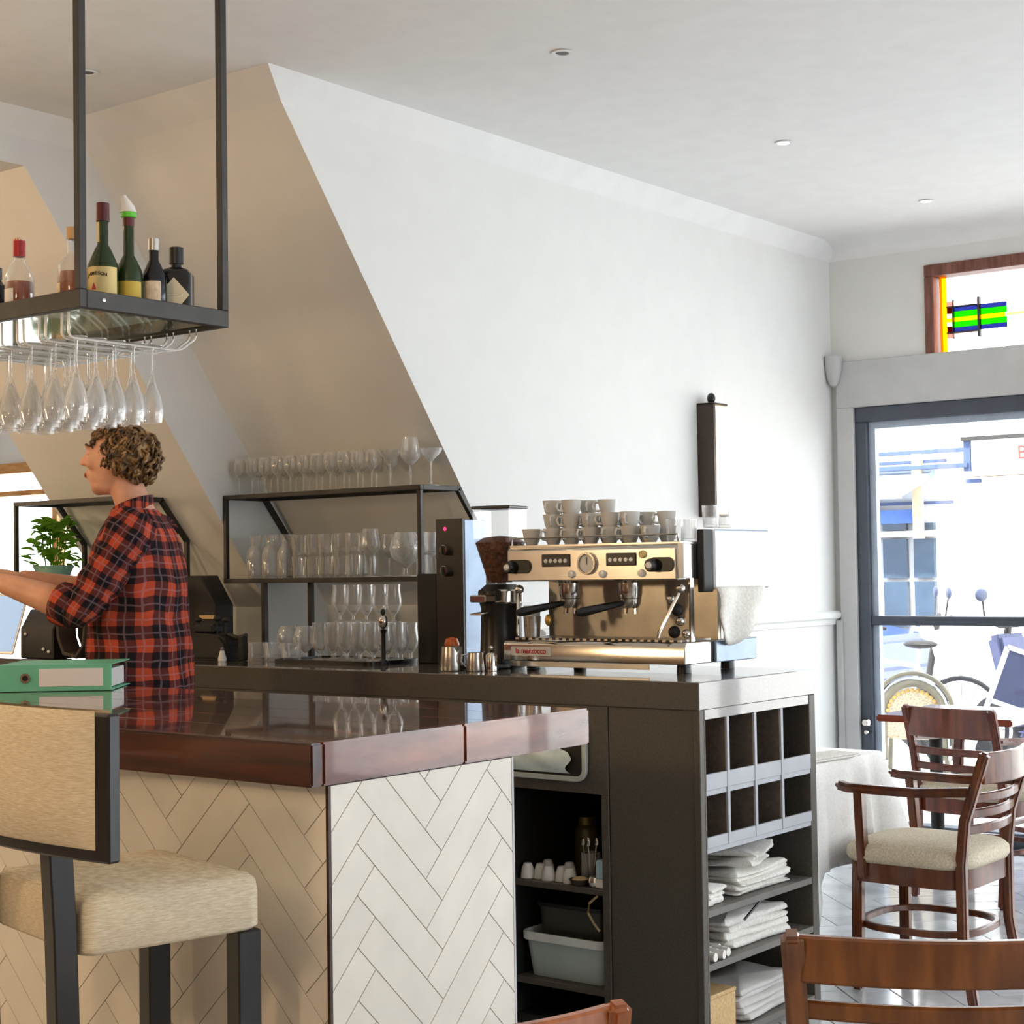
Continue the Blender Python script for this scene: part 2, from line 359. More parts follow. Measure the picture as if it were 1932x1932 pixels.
# facade
fw = MB(); fw.b2((CX, YF, 2.94), (6.5, YF + .2, H)); fw.b2((CX - .2, YF, 2.49), (-3.50, YF + .2, 2.94)); fw.b2((CX - .2, YF + .04, 0), (-3.94, YF + .2, 2.49))
struct(fw.build('wall_front', WHITE))
struct(MB().b2((-4.0, YF - .03, 2.245), (6.4, YF + .15, 2.49)).build('trim_6', TRIMG, bev=.004))
po = MB(); po.b2((-4.0, YF - .03, 0), (-3.905, YF + .12, 2.245)); po.b2((-4.02, YF - .045, 0), (-3.985, YF, 1.13))
struct(po.build('trim_7', TRIMG, bev=.004))
cb = MB().lathe([(0, -.16), (.018, -.155), (.03, -.13), (.042, -.08), (.046, -.03), (.046, .0), (0, 0)], (0, 0, 0), 14)
struct(cb.build('trim_8', TRIMG, loc=(-4.0, YF - .05, 2.52)))
# glazed door / window
win = struct(MB().b2((-3.905, YF - .01, 2.165), (6.4, YF + .09, 2.245)).build('window_1', FRAME, bev=.004))
fm = MB(); fm.b2((-3.905, YF - .01, 0), (-3.84, YF + .09, 2.165)); MB.b2(fm, (-3.905, YF - .01, 0), (6.4, YF + .09, .09)); fm.build('window_frame', FRAME, win, bev=.004)
fm = MB(); fm.b2((-3.84, YF + .02, .09), (-3.805, YF + .06, 2.165)); fm.b2((-3.805, YF + .02, 2.13), (-2.2, YF + .06, 2.165)); fm.build('inner_frame', mat('pale_steel_bead', (172, 186, 204), .4), win)
MB().b2((-3.84, YF, 1.105), (6.4, YF + .08, 1.152)).build('cross_rail', FRAME, win, bev=.004)
for x in (-2.2, -.4, 1.4, 3.2, 5.0): MB().b2((x, YF, 0), (x + .08, YF + .09, 2.2)).build('mullion', FRAME, win)
MB().b2((-3.82, YF + .035, .09), (6.4, YF + .043, 2.17)).build('pane', PANE, win)
kn = MB().lathe([(0, 0), (.02, .0), (.024, .012), (.016, .03), (0, .034)], n=12, R=M.Rotation(PI/2, 3, 'X')); kn.build('handle', CHROME, win, loc=(-3.87, YF - .01, .60))
kn = MB().lathe([(0, 0), (.012, .0), (.014, .012), (.01, .02), (0, .024)], n=12, R=M.Rotation(PI/2, 3, 'X')); kn.build('lock', CHROME, win, loc=(-3.87, YF - .01, .55))
# stained glass transom
BRF = wood('brown_window_wood', (96, 54, 42), (140, 92, 78), .5, (8, 8, 1), 6)
tw = struct(MB().b2((-3.50, YF - .015, 2.885), (6.4, YF + .1, 2.945)).build('window_2', BRF, bev=.004))
MB().b2((-3.50, YF - .015, 2.48), (-3.45, YF + .1, 2.885)).build('window_frame', BRF, tw, bev=.004)
MB().b2((-3.445, YF + .05, 2.49), (6.4, YF + .056, 2.89)).build('pane', PANE, tw)
def stain(name, c, a):
    t = NT(name); tr = t.n('ShaderNodeBsdfTranslucent'); tr.inputs[0].default_value = lin(c); tp = t.n('ShaderNodeBsdfTransparent'); tp.inputs[0].default_value = lin(c)
    mx = t.n('ShaderNodeMixShader'); mx.inputs[0].default_value = a; t.l(tp.outputs[0], mx.inputs[1]); t.l(tr.outputs[0], mx.inputs[2]); t.l(mx.outputs[0], t.out.inputs[0]); return t.m
YEL = stain('yellow_glass', (255, 190, 40), .2); GRN = stain('green_glass', (70, 190, 40), .1); BLU = stain('blue_glass', (84, 92, 150), .1); PNK = stain('pink_glass', (236, 170, 160), .5); RDD = stain('brown_glass', (120, 50, 36), .5)
def gl(n, x0, x1, z0, z1, m): MB().b2((x0, YF + .035, z0), (x1, YF + .047, z1)).build(n, m, tw)
gl('yellow_pane', -3.438, -3.405, 2.49, 2.885, YEL); gl('yellow_pane', -3.40, -3.10, 2.648, 2.668, YEL); gl('yellow_pane', -3.09, -2.6, 2.652, 2.664, stain('pale_yellow_glass', (255, 214, 150), .5))
for z0, z1, m in ((2.700, 2.722, BLU), (2.669, 2.699, GRN), (2.618, 2.647, GRN), (2.595, 2.617, BLU)):
    gl('colour_pane', -3.375, -3.238, z0, z1, m); gl('colour_pane', -3.228, -3.09, z0, z1, m)
for z0, z1 in ((2.69, 2.725), (2.59, 2.625)): gl('colour_pane', -3.40, -3.378, z0, z1, RDD)
for z0, z1 in ((2.728, 2.752), (2.565, 2.59)):
    gl('pink_pane', -3.40, -3.372, z0, z1, PNK); gl('pink_pane', -3.367, -3.24, z0 + .004, z1 - .004, stain('pale_pink_glass', (250, 226, 220), .4))
LEAD = mat('lead_came', (60, 54, 60), .6)
ld = MB(); ld.b2((-3.238, YF + .03, 2.56), (-3.228, YF + .055, 2.76)); ld.b2((-3.402, YF + .03, 2.72), (-3.24, YF + .05, 2.727)); ld.b2((-3.402, YF + .03, 2.588), (-3.24, YF + .05, 2.595)); ld.b2((-3.37, YF + .03, 2.56), (-3.366, YF + .05, 2.76))
ld.build('lead_came', LEAD, tw)
# the far left window seen beyond the sloping soffit
struct(MB().b2((-13, YF, 2.33), (C2 + .3, YF + .2, H)).build('wall_front_far', WHITE))
OW = wood('orange_window_wood', (196, 130, 70), (226, 176, 116), .5, (1, 8, 8), 5)
w3 = struct(MB().b2((-13, YF - .02, 2.25), (C2 + .3, YF + .1, 2.33)).build('window_3', OW, bev=.004))
MB().b2((-13, YF - .01, 0), (C2 + .3, YF + .1, .4)).build('window_sill', TRIMG, w3)
for x in (-12.2, -10.75, -9.3, -7.85): MB().b2((x, YF, .4), (x + .06, YF + .08, 2.25)).build('mullion', OW, w3)
MB().b2((-13, YF + .005, 2.07), (C2 + .3, YF + .07, 2.11)).build('transom_bar', OW, w3)
MB().b2((-13, YF + .03, .4), (C2 + .3, YF + .038, 2.25)).build('pane', PANE, w3)
# recessed ceiling spots
LAMP = emit('lit_lamp', (255, 244, 226), 14); LOFF = mat('unlit_lamp', (40, 40, 48), .3)
def spot(x, y, on, label):
    t = T('ceiling_spot', label, 'ceiling light', (x, y, H), 0, 'recessed spots in the ceiling')
    MB().lathe([(.022, 0), (.034, -.002), (.035, -.006), (.024, -.006), (.022, 0)], n=20).build('ring', CEIL, t)
    MB().lathe([(0, -.003), (.022, -.003)], n=16).build('lamp', LAMP if on else LOFF, t)
    if on: light('spot_lamp', 'SPOT', (x, y, H - .02), 2.5, (1, .9, .75), .03, (0, 0, 0), 2.2)
spot(-3.156, 4.348, 0, 'unlit dark recessed ceiling spot nearest the bar')
spot(-3.165, 5.858, 1, 'lit recessed ceiling spot midway along the row')
spot(-3.175, 7.247, 1, 'lit recessed ceiling spot nearest the window')
spot(-4.494, 3.475, 0, 'small dark recessed spot beside the hanging rack post')
# ================================================================ BAR
BX = -2.31; BY = 2.312; BR = 3.25
bt = T('bar_slab', 'glossy mahogany bar top with a thick overhanging edge', 'bar top', (BX, BY, 1.0))
for i in range(5):
    y0 = .035 + i*.181; MB().b2((-6, y0, .0), (-.035, y0 + .1795, .085)).build('plank', MAHOG, bt, bev=.0012)
MB().b2((-6, 0, 0), (0, .034, .086)).build('front_edge', MAHOGF, bt, bev=.004, seg=2)
eb = MB(); eb.b2((-.034, .034, 0), (.0, .47, .086)); eb.build('end_edge', MAHOGE, bt, bev=.004, seg=2)
eb = MB(); eb.b2((-.034, .471, 0), (.0, .94, .086)); eb.build('end_edge', MAHOGE, bt, bev=.005, seg=2)
TX = -2.314; TY = 2.362
bc = T('bar_counter', 'bar counter clad in cream herringbone tiles with a dark corner strip', 'bar counter', (TX, TY, 0))
MB().b2((-6, .008, 0), (-.008, .585, .998)).build('carcass', JOINT, bc)
for q in herring(-2.6, -.006, .02, .998, .074, 4, .0016, PI/4, (.03, .02)): MB().prism(q, 'y', 0, .009).build('tile', TILE, bc, bev=.0006)
for q in herring(.006, .588, .0, .998, .074, 4, .0014, PI/4, (.045, .01)): MB().prism(q, 'x', -.009, 0).build('tile', TILE, bc, bev=.0006)
MB().b2((-.0065, -.001, 0), (.001, .0065, .998)).build('corner_strip', BRONZE, bc)
MB().b2((-6, .005, .0), (-2.6, .01, .998)).build('tile_sheet', TILE, bc)
MB().b2((-.012, .588, 0), (.001, .594, .998)).build('end_strip', TRIMG, bc)
# ================================================================ BACK COUNTER
KX = -2.542; KY = 4.127; KR = 4.84
wt = MB().prism([(-8, KY), (KX, KY), (KX, KR), (CX + .001, KR), (CX + .001, KR), (-5.07, KR), (-5.07, 4.845), (-8, 4.845)], 'z', 1.003, BT)
tag(wt.build('worktop', COUNTER, bev=.003), 'charcoal worktop of the back counter carrying the coffee machine', 'worktop')
cb = T('back_counter', 'charcoal back counter with open shelves and pigeonholes at its end', 'cabinet', (KX, KY, 0))
# local: x<=0 to the left, y>=0 to the rear
fr = MB(); fr.b2((-5.2, .002, 0), (-.68, .02, 1.003))
MB().b2((-.325, .006, .0), (-.022, .026, 1.003)).build('front_panel', CARC, cb, bev=.002)
MB().b2((-.022, .0, 0), (0, .026, 1.003)).build('corner_post', CARC, cb, bev=.002)
MB().b2((-.355, .003, 0), (-.327, .024, .735)).build('stile', CARC, cb, bev=.002)
MB().b2((-.70, .003, .735), (-.327, .024, 1.003)).build('bin_panel', CARC, cb, bev=.002)
MB().b2((-5.2, .003, 0), (-.70, .024, 1.003)).build('front_panel', CARC, cb, bev=.002)
# inside of the open bay (faces the bar)
bay = MB(); bay.b2((-.73, .02, 0), (-.70, .56, .735)); bay.b2((-.355, .02, 0), (-.33, .56, .735)); bay.b2((-.73, .54, 0), (-.33, .56, .735)); bay.b2((-.73, .02, .735), (-.33, .56, .75))
bay.build('bay_lining', BLACKM, cb)
MB().b2((-.70, .012, .428), (-.355, .54, .447)).build('shelf', CARC, cb, bev=.002)
MB().b2((-.70, .012, .125), (-.355, .54, .144)).build('shelf', CARC, cb, bev=.002)
MB().b2((-.70, .012, .0), (-.355, .54, .03)).build('plinth', BLACKM, cb)
# end bay (faces the room)
end = MB(); end.b2((-.325, .03, .02), (-.315, .69, 1.003)); end.b2((-.32, .026, .02), (-.0, .032, 1.003))
end.build('end_lining', INSIDE, cb)
MB().b2((-.32, .672, 0), (0, .712, 1.003)).build('rear_post', CARC, cb, bev=.002)
MB().b2((-.32, .03, .975), (-.002, .672, 1.003)).build('top_rail', COUNTER, cb)
PL = mat('pale_grey_laminate', (176, 178, 184), .45, var=.03)
DK = mat('dark_grey_laminate', (112, 108, 102), .5, var=.06)
MB().b2((-.30, .03, .752), (-.001, .672, .768)).build('pigeonhole_floor', PL, cb, bev=.001)
MB().b2((-.008, .03, .768), (.002, .672, .815)).build('pigeonhole_lip', PL, cb, bev=.001)
MB().b2((-.30, .03, .585), (-.001, .672, .60)).build('pigeonhole_floor', PL, cb, bev=.001)
MB().b2((-.008, .03, .60), (.002, .672, .632)).build('pigeonhole_lip', PL, cb, bev=.001)
for y in (.155, .318, .484): MB().b2((-.004, y - .007, .60), (.004, y + .007, .975)).build('divider_edge', PL, MB().b2((-.30, y - .006, .60), (-.004, y + .006, .975)).build('divider', INSIDE, cb), bev=.001)
for z in (.42, .265, .045): MB().b2((-.315, .03, z - .02), (-.001, .672, z)).build('shelf', DK, cb, bev=.001)
MB().b2((-.315, .03, 0), (-.02, .672, .025)).build('plinth', DK, cb)
# bin opening
bo = T('waste_bin', 'pale steel waste chute with rounded rim and bag under the bar top end', 'bin', (KX - .555, KY - .004, .856))
path = [(p[0], 0, p[1]) for p in rrp(.30, .155, .03, 5)]
MB().sweep([(x, -.004, z) for x, _, z in path], rp(.016, .014), (0, 1, 0), closed=True).build('rim', BINRIM, bo, bev=.002)
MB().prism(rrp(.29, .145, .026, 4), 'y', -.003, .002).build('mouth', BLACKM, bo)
def bagf(u, v):
    x = -.14 + .235*u + .012*math.sin(7*v + 3*u); z = -.062 + .10*v*(1 - .35*u*u); return (x, -.005 - .014*math.sin(PI*v)*(1 + .4*math.sin(9*u + 4*v)) - .003, z)
MB().grid(bagf, 16, 8).build('liner_bag', BAG, bo)
# things in the open bay
def cup_mesh(r=.03, h=.045):
    return MB().lathe([(0, .003), (r*.55, .0), (r*.6, .003), (r*.85, h*.4), (r, h), (r*.94, h), (r*.8, h*.4), (r*.5, .006), (0, .006)], n=16)
for i, (x, y, rz) in enumerate(((-.675, .05, 0), (-.635, .065, .6), (-.592, .05, .2), (-.548, .06, 0), (-.51, .05, .9), (-.655, .13, 0), (-.57, .13, .2))):
    o = cup_mesh(.023, .045).build('espresso_cup', PORC, loc=(KX + x, KY + y, .447 + .045)); o.rotation_euler = (PI, 0, rz)
    tag(o, f'upturned white espresso cup on the open shelf, {ORD[i] if i < 5 else ("behind left" if i == 5 else "behind right")} of the cluster', 'cup', 'white cups on the open shelf')
s_ = T('cutlery_jar', 'clear jar of small steel spoons on the open shelf', 'jar', (KX - .465, KY + .10, .447))
MB().lathe([(0, .002), (.028, 0), (.03, .01), (.03, .09), (.027, .09), (.027, .006), (0, .006)], n=16).build('jar', GLASSW, s_)
for k in range(5):
    a = k*1.26; MB().tube([(.008*math.cos(a), .008*math.sin(a), .008), (.022*math.cos(a), .022*math.sin(a), .115)], .0025, 6).ell((.023*math.cos(a), .023*math.sin(a), .122), (.008, .004, .012), n=6).build('spoon', CHROME, s_)
d_ = T('shallow_dish', 'brown shallow dish of biscuits on the open shelf', 'dish', (KX - .46, KY + .035, .447))
MB().lathe([(0, .002), (.02, 0), (.036, .02), (.033, .02), (.018, .005), (0, .005)], n=16).build('dish', LEATHER, d_); MB().ell((0, 0, .018), (.026, .026, .008), n=8).build('biscuit', KRAFT, d_)
tag(MB().lathe([(0, 0), (.02, 0), (.024, .015), (.018, .03), (0, .034)], n=14).build('cloche', CHROME, loc=(KX - .407, KY + .04, .447)), 'small domed steel lid on the open shelf', 'lid')
mj = T('milk_carton', 'pale blue and white small pot at right of the open shelf', 'carton', (KX - .375, KY + .035, .447))
MB().b2((-.018, -.018, 0), (.018, .018, .028)).build('base', PAPER, mj, bev=.003); MB().b2((-.016, -.016, .028), (.016, .016, .085)).build('body', mat('pale_blue_card', (170, 206, 222), .5), mj, bev=.004)
jr = T('spice_jar', 'dim olive jar with a lid at the back of the open bay', 'jar', (KX - .62, KY + .30, .447))
MB().lathe([(0, 0), (.04, 0), (.042, .02), (.042, .12), (.028, .14), (0, .14)], n=14).build('jar', mat('olive_glass', (84, 76, 40), .3), jr); MB().lathe([(0, .14), (.03, .14), (.03, .165), (0, .165)], n=14).build('lid', mat('brass_lid', (150, 130, 70), .4, .5), jr)
cp_ = [(KX - .375, KY + .005, .428), (KX - .40, KY - .004, .405), (KX - .405, KY - .004, .375), (KX - .385, KY - .002, .345), (KX - .365, KY - .002, .325)]
tag(MB().tube(cp_, .004, 6).build('cord', mat('tan_cord', (156, 134, 96), .7)), 'short tan cord dangling below the open shelf', 'cord')
tb = T('plastic_tub', 'grey plastic tub with a white rolled rim on the lower shelf', 'tub', (KX - .53, KY + .18, .144))
def tubm(t0, t1, z0, z1):
    m = MB(); a = rrp(*t0, .03); b = rrp(*t1, .035); n = len(a)
    m.raw([(x, y, z0) for x, y in a] + [(x, y, z1) for x, y in b], [list(range(n))[::-1]] + [(i, (i+1) % n, n+(i+1) % n, n+i) for i in range(n)]); return m
tubm((.285, .26), (.315, .29), 0, .125).build('body', TUB, tb)
MB().sweep([(x, y, .125) for x, y in rrp(.325, .30, .04, 5)], rp(.014, .026), closed=True).build('rim', TUBRIM, tb, bev=.003)
tg = tubm((.235, .21), (.255, .23), .01, .22); o = T('serving_crate', 'dark smoked plastic crate standing inside the grey tub', 'crate', (KX - .53, KY + .18, .146)); tg.build('body', mat('smoked_plastic', (64, 64, 56), .35), o)
MB().sweep([(x, y, .22) for x, y in rrp(.26, .235, .03, 4)], rp(.008, .012), closed=True).build('rim', BLACK, o)
# ---- linen and boxes in the end bay
def cloth_stack(name, label, loc, w, d, n, th, jit, m, rz=0, puff=.006):
    t = T(name, label, 'linen', loc, rz, 'folded linen in the end bay')
    for k in range(n):
        rn = random.Random(k*7 + int(loc[2]*1000)); dx, dy = rn.uniform(-jit, jit), rn.uniform(-jit, jit); ph = rn.uniform(0, 6); ww = w*rn.uniform(.82, 1); dd = d*rn.uniform(.85, 1)
        P = rrp(ww, dd, .02, 3); P2 = [((P[i][0]*(1-t_)+P[(i+1) % len(P)][0]*t_), (P[i][1]*(1-t_)+P[(i+1) % len(P)][1]*t_)) for i in range(len(P)) for t_ in (0, .25, .5, .75)]
        m_ = MB(); n_ = len(P2); rings = []
        for q, (sc_, zz) in enumerate(((.94, 0), (1.0, .3), (1.0, .7), (.95, 1))):
            rings += [(x*sc_ + dx + .004*math.sin(9*y*20 + ph + q), y*sc_ + dy + .004*math.sin(x*90 + ph), k*th + th*zz + puff*math.sin(ph + x*26 + y*17)*(zz)) for x, y in P2]
        m_.raw(rings + [(dx, dy, k*th + th + puff)], [tuple(range(n_))[::-1]] + [(q*n_+i, q*n_+(i+1) % n_, (q+1)*n_+(i+1) % n_, (q+1)*n_+i) for q in range(3) for i in range(n_)] + [(3*n_+i, 3*n_+(i+1) % n_, 4*n_) for i in range(n_)])
        m_.build('fold', m, t, ang=60)
    return t
cloth_stack('napkin_pile', 'cream napkins heaped on the top shelf of the end bay', (KX - .135, KY + .42, .4215), .22, .36, 5, .013, .008, LINEN, 0, .007)
cloth_stack('napkin_pile', 'rumpled white cloth lying over the heaped napkins', (KX - .13, KY + .40, .502), .19, .24, 3, .014, .02, LINEN, .3, .012)
cloth_stack('cloth_pile', 'white folded cloth sagging over the top shelf front corner', (KX - .09, KY + .12, .4215), .13, .14, 3, .018, .004, LINEN, .1, .006)
cloth_stack('tablecloth_pile', 'pile of folded cream tablecloths on the middle shelf of the end bay', (KX - .145, KY + .40, .2665), .23, .40, 4, .022, .012, LINEN, -.05, .006)
cloth_stack('towel_pile', 'grey folded tablecloths on the bottom shelf of the end bay', (KX - .15, KY + .43, .0465), .25, .40, 5, .018, .01, mat('grey_linen', (206, 202, 198), .9, bump=.2), .05, .004)
rr = random.Random(3)
for k in range(9):
    x, y, z = KX - .03 - .025*(k % 3) - rr.uniform(0, .01), KY + .07 + .042*(k//3) + .012*(k % 3), .265 + .014
    o = MB().tube([(0, -.03, 0), (0, .03, 0)], .013, 10).build('rolled_napkin', LINEN, loc=(x, y, z)); o.rotation_euler = (0, 0, PI/2 + rr.uniform(-.2, .2))
    tag(o, f'small rolled white napkin on the middle shelf, {ORD[k//3]} row, {("outer", "centre", "inner")[k % 3]} one', 'napkin', 'rolled napkins on the middle shelf')
pn = MB().tube([(0, 0, 0), (.0, .12, .05)], .004, 8).build('pen', BLACK, loc=(KX - .02, KY + .27, .353)); tag(pn, 'black pen lying on the cream tablecloths', 'pen')
wb = T('wooden_box', 'pale raw wooden box on the bottom shelf of the end bay', 'box', (KX - .075, KY + .11, .045))
MB().b2((-.07, -.075, 0), (.07, .075, .115)).build('body', KRAFT, wb, bev=.003); MB().b2((-.072, -.077, .115), (.072, .077, .127)).build('lid', KRAFT, wb, bev=.003)
for k, (y, l) in enumerate(((.09, 'first'), (.235, 'second'), (.40, 'third'), (.57, 'fourth'))):
    t = T('cork_heap', f'few pale corks lying in the {l} lower pigeonhole from the corner', 'corks', (KX - .068, KY + y, .6025), 0, 'corks in the lower pigeonholes')
    for j in range(3 if k != 2 else 1):
        o = MB().tube([(-.018, 0, 0), (.018, 0, 0)], .011, 8).build('cork', KRAFT if j % 2 else PAPER, t, loc=(.025 - .02*j, -.03 + .03*j, .011 + .012*(j == 1))); o.rotation_euler = (0, 0, j*1.1)
# ================================================================ HANGING RACK
RX = -3.205; RY0 = 2.452; RY1 = 2.925; RZ = 2.06
rk = T('hanging_bar_rack', 'dark steel bottle rack hanging on posts from the ceiling over the bar', 'rack', (RX, RY0, RZ))
W_ = .034; LX = -2.3
MB().b2((LX, 0, 0), (0, .022, .044)).build('front_beam', RACKM, rk, bev=.002)
MB().b2((-.022, .022, 0), (.0, RY1 - RY0, .044)).build('end_beam', RACKM, rk, bev=.002)
MB().b2((LX, RY1 - RY0 - .022, 0), (-.022, RY1 - RY0, .044)).build('rear_beam', RACKM, rk, bev=.002)
for y in (0.0, RY1 - RY0 - .022):
    MB().b2((-.022, y, .044), (0, y + .022, H - RZ)).build('post', RACKM, rk, bev=.002)
MB().b2((LX, .0, .044), (LX + .022, .022, H - RZ)).build('post', RACKM, rk)
MB().b2((LX, .022, .006), (-.022, RY1 - RY0 - .022, .013)).build('glass_shelf', SHELFG, rk)
bs = MB().lathe([(0, 0), (.006, 0), (.005, .003), (0, .004)], n=10, R=M.Rotation(PI/2, 3, 'Y')); bs.build('bolt', CHROME, rk, loc=(0, .07, .024))
RAILX = (-.095, -.185, -.275, -.365, -.455, -.545)
for x in RAILX:
    for s in (-.013, .013):
        xx = x + s; zr = -.062
        pth = [(xx, .03, .0), (xx, .03, zr + .012), (xx, .036, zr + .003), (xx, .045, zr), (xx, .36, zr), (xx, .385, zr + .006), (xx, .425, zr + .034), (xx, .432, zr + .045), (xx, .432, .0)]
        MB().tube(pth, .0032, 6).build('glass_rail', WIREW, rk)
def wine_parts(scale=1, kind='flute', lo=True):
    if kind == 'flute': h, br, bh, fr = .198, .029, .118, .028
    elif kind == 'wine': h, br, bh, fr = .205, .04, .095, .034
    n = 14; st = .0032
    z0 = h - bh
    bowl = [(st, z0 - .006), (st*1.6, z0), (br*.36, z0 + bh*.17), (br*.74, z0 + bh*.42), (br*.98, z0 + bh*.70), (br, z0 + bh*.8), (br*.84, h), (br*.80, h), (br*.94, z0 + bh*.78), (br*.68, z0 + bh*.42), (br*.3, z0 + bh*.19), (0, z0 + bh*.1)]
    stem = [(0, .004), (fr*.5, .0035), (.006, .006), (st, .014), (st, z0 - .004), (0, z0 - .004)]
    foot = [(0, 0), (fr, 0), (fr, .0018), (fr*.4, .004), (0, .0045)]
    return bowl, stem, foot, n
bowl, stem, foot, n = wine_parts()
hg = T('hanging_glass', 'x', 'glass', (0, 0, 0)); hg['group'] = 'flutes hanging under the rack'
MB().lathe(bowl, n=n).build('bowl', GLASSW, hg); MB().lathe(stem, n=8).build('stem', GLASSW, hg); MB().lathe(foot, n=n).build('foot', GLASSW, hg)
first = True
for i, x in enumerate(RAILX):
    for j in range(5):
        y = .062 + .0585*j + (.004 if i % 2 else 0); zz = RZ - .062 + .003 + .003; lab = f'clear flute hanging upside down, {ORD[i]} rail from the rack end, {ORD[j]} glass from the front'
        if first: t = hg; first = False; t.location = (RX + x, RY0 + y, zz); t['label'] = lab
        else: t = dup(hg, (RX + x, RY0 + y, zz), 0, lab)
        t.rotation_euler = (PI, 0, i*.7 + j)
# ---- bottles on the rack
def bottle(label, x, y, r, h, neck, sh, m, cap=None, caph=.045, capr=None, lab=None, liquid=None, square=False, z=RZ + .013, rz=0, nr=.0135):
    t = T('bottle', label, 'bottle', (x, y, z), rz, 'bottles on the hanging rack')
    pf = [(0, .002), (r*.9, 0), (r, .008), (r, sh), (r*.94, sh + .012), (nr*1.5, neck - .012), (nr, neck), (nr, h), (0, h)]
    b = MB().lathe(pf, n=20)
    if square:
        b = MB(); P = rrp(r*2, r*1.7, .012, 3); k = len(P); rr_ = [(1, 0), (1, sh), (.8, sh + .012), (.36, sh + .02)]
        b.raw([(px*s_, py*s_, zz) for s_, zz in rr_ for px, py in P], [tuple(range(k))[::-1]] + [(q*k+i, q*k+(i+1) % k, (q+1)*k+(i+1) % k, (q+1)*k+i) for q in range(3) for i in range(k)] + [tuple(3*k+i for i in range(k))])
        b.lathe([(nr, sh + .018), (nr, h), (0, h)], n=14)
    b.build('glass', m, t)
    if liquid: MB().lathe([(0, .004), (r*.93, .004), (r*.95, .01), (r*.95, liquid[1] - .01), (r*.90, liquid[1]), (0, liquid[1])], n=18).build('liquid', liquid[0], t)
    if cap: MB().lathe([(nr*1.02, h - caph), ((capr or nr*1.2), h - caph), ((capr or nr*1.2), h), (0, h + .001)], n=14).build('cap', cap, t)
    if lab:
        lm, z0, z1, a0, a1 = lab
        MB().grid(lambda u, v: ((r + .0008)*math.cos(a0 + (a1-a0)*u), (r + .0008)*math.sin(a0 + (a1-a0)*u), z0 + (z1-z0)*v), 14, 1).build('label_paper', lm, t)
    return t
GREENB = mat('dark_green_bottle', (40, 58, 30), .12, var=.1); CLEARB = GLASS; DARKB = mat('black_bottle', (22, 24, 30), .12); AMBER = mat('amber_spirit', (150, 72, 20), .15, var=.1)
CREAML = mat('cream_label', (228, 204, 140), .7, var=.03); PINKL = mat('pale_label', (226, 204, 176), .7, var=.08, vs=60); BURG = mat('burgundy_foil', (92, 30, 34), .35); REDC = mat('red_wax', (176, 34, 40), .35)
A0, A1 = math.radians(-120), math.radians(15)
x0 = RX - .085
b = bottle('green whiskey bottle with large cream label and burgundy cap on the rack', x0, 2.588, .038, .268, .165, .105, GREENB, BURG, .045, .0165, (CREAML, .012, .105, math.radians(-150), math.radians(20)))
MB().grid(lambda u, v: (.0142*math.cos(-2.4 + 1.1*u), .0142*math.sin(-2.4 + 1.1*u), .17 + .05*v), 5, 1).build('neck_label', CREAML, b)
# arch lettering and red mark on the label
ax = math.radians(-64)
for i, ch in enumerate('JAMESON'):
    a = ax + (i - 3)*.2; rr_ = .0395
    o = text('label_letter', ch, .0115, LEATHER, b, (rr_*math.cos(a), rr_*math.sin(a), .088 - .0013*(i-3)**2*.35), (PI/2, 0, a + PI/2), .0003, .0003)
rm = MB().lathe([(0, 0), (.007, 0), (.0, .018)], n=8, sy=.3); o = rm.build('label_mark', REDT, b); a = ax - .15; o.location = (.0393*math.cos(a), .0393*math.sin(a), .048); o.rotation_euler = (0, 0, a + PI/2)
b = bottle('green whiskey bottle with a green and white pourer on the rack', x0, 2.668, .034, .245, .15, .10, GREENB, BURG, .022, .0145, (mat('gold_label', (206, 176, 70), .6), .01, .08, math.radians(-150), math.radians(20)))
MB().lathe([(.014, .244), (.019, .246), (.019, .258), (0, .26)], n=14).build('pourer_collar', mat('green_pourer', (96, 200, 60), .4), b)
MB().tube([(0, 0, .258), (0, 0, .268), (-.008, -.01, .30)], [.022, .017, .007], 10).build('pourer_spout', PAPER, b)
b = bottle('dark bottle with pale ornate label and silver neck on the rack', x0 + .012, 2.738, .033, .20, .145, .092, DARKB, mat('silver_cap', (200, 196, 190), .3, .7), .03, .014, (PINKL, .012, .088, math.radians(-140), math.radians(-10)), nr=.012)
b = bottle('squat black bottle with a cream diamond label on the rack', x0 + .005, 2.818, .041, .19, .13, .118, DARKB, BLACK, .042, .019, square=True, rz=math.radians(38))
dm = MB().prism([(-.040, .062), (0, .016), (.040, .062), (0, .108)], 'y', -.0362, -.0345); dm.build('diamond_label', mat('ivory_label', (232, 222, 192), .7, var=.03), b)
MB().prism([(-.02, .0625), (.02, .0625), (.02, .0615), (-.02, .0615)], 'y', -.0366, -.0362).build('label_line', LEATHER, b)
bottle('clear bottle of amber spirit half hidden behind the near rack post', RX - .155, 2.55, .037, .212, .15, .11, CLEARB, mat('tan_cork', (200, 160, 110), .7), .03, .0145, (PINKL, .01, .07, math.radians(-170), math.radians(-90)), (AMBER, .10))
rb = bottle('clear bottle of amber spirit with a red wax cap on the rack', RX - .345, 2.53, .036, .205, .155, .105, CLEARB, REDC, .045, .0155, (PAPER, .008, .075, math.radians(-160), math.radians(-60)), (AMBER, .095))
MB().lathe([(.0156, .2), (.016, .208), (0, .209)], n=12).build('cap_top', PINKL, rb)
bottle('dark bottle cut by the left edge of the picture on the rack', RX - .475, 2.55, .034, .15, .12, .09, DARKB, BLACK, .03)
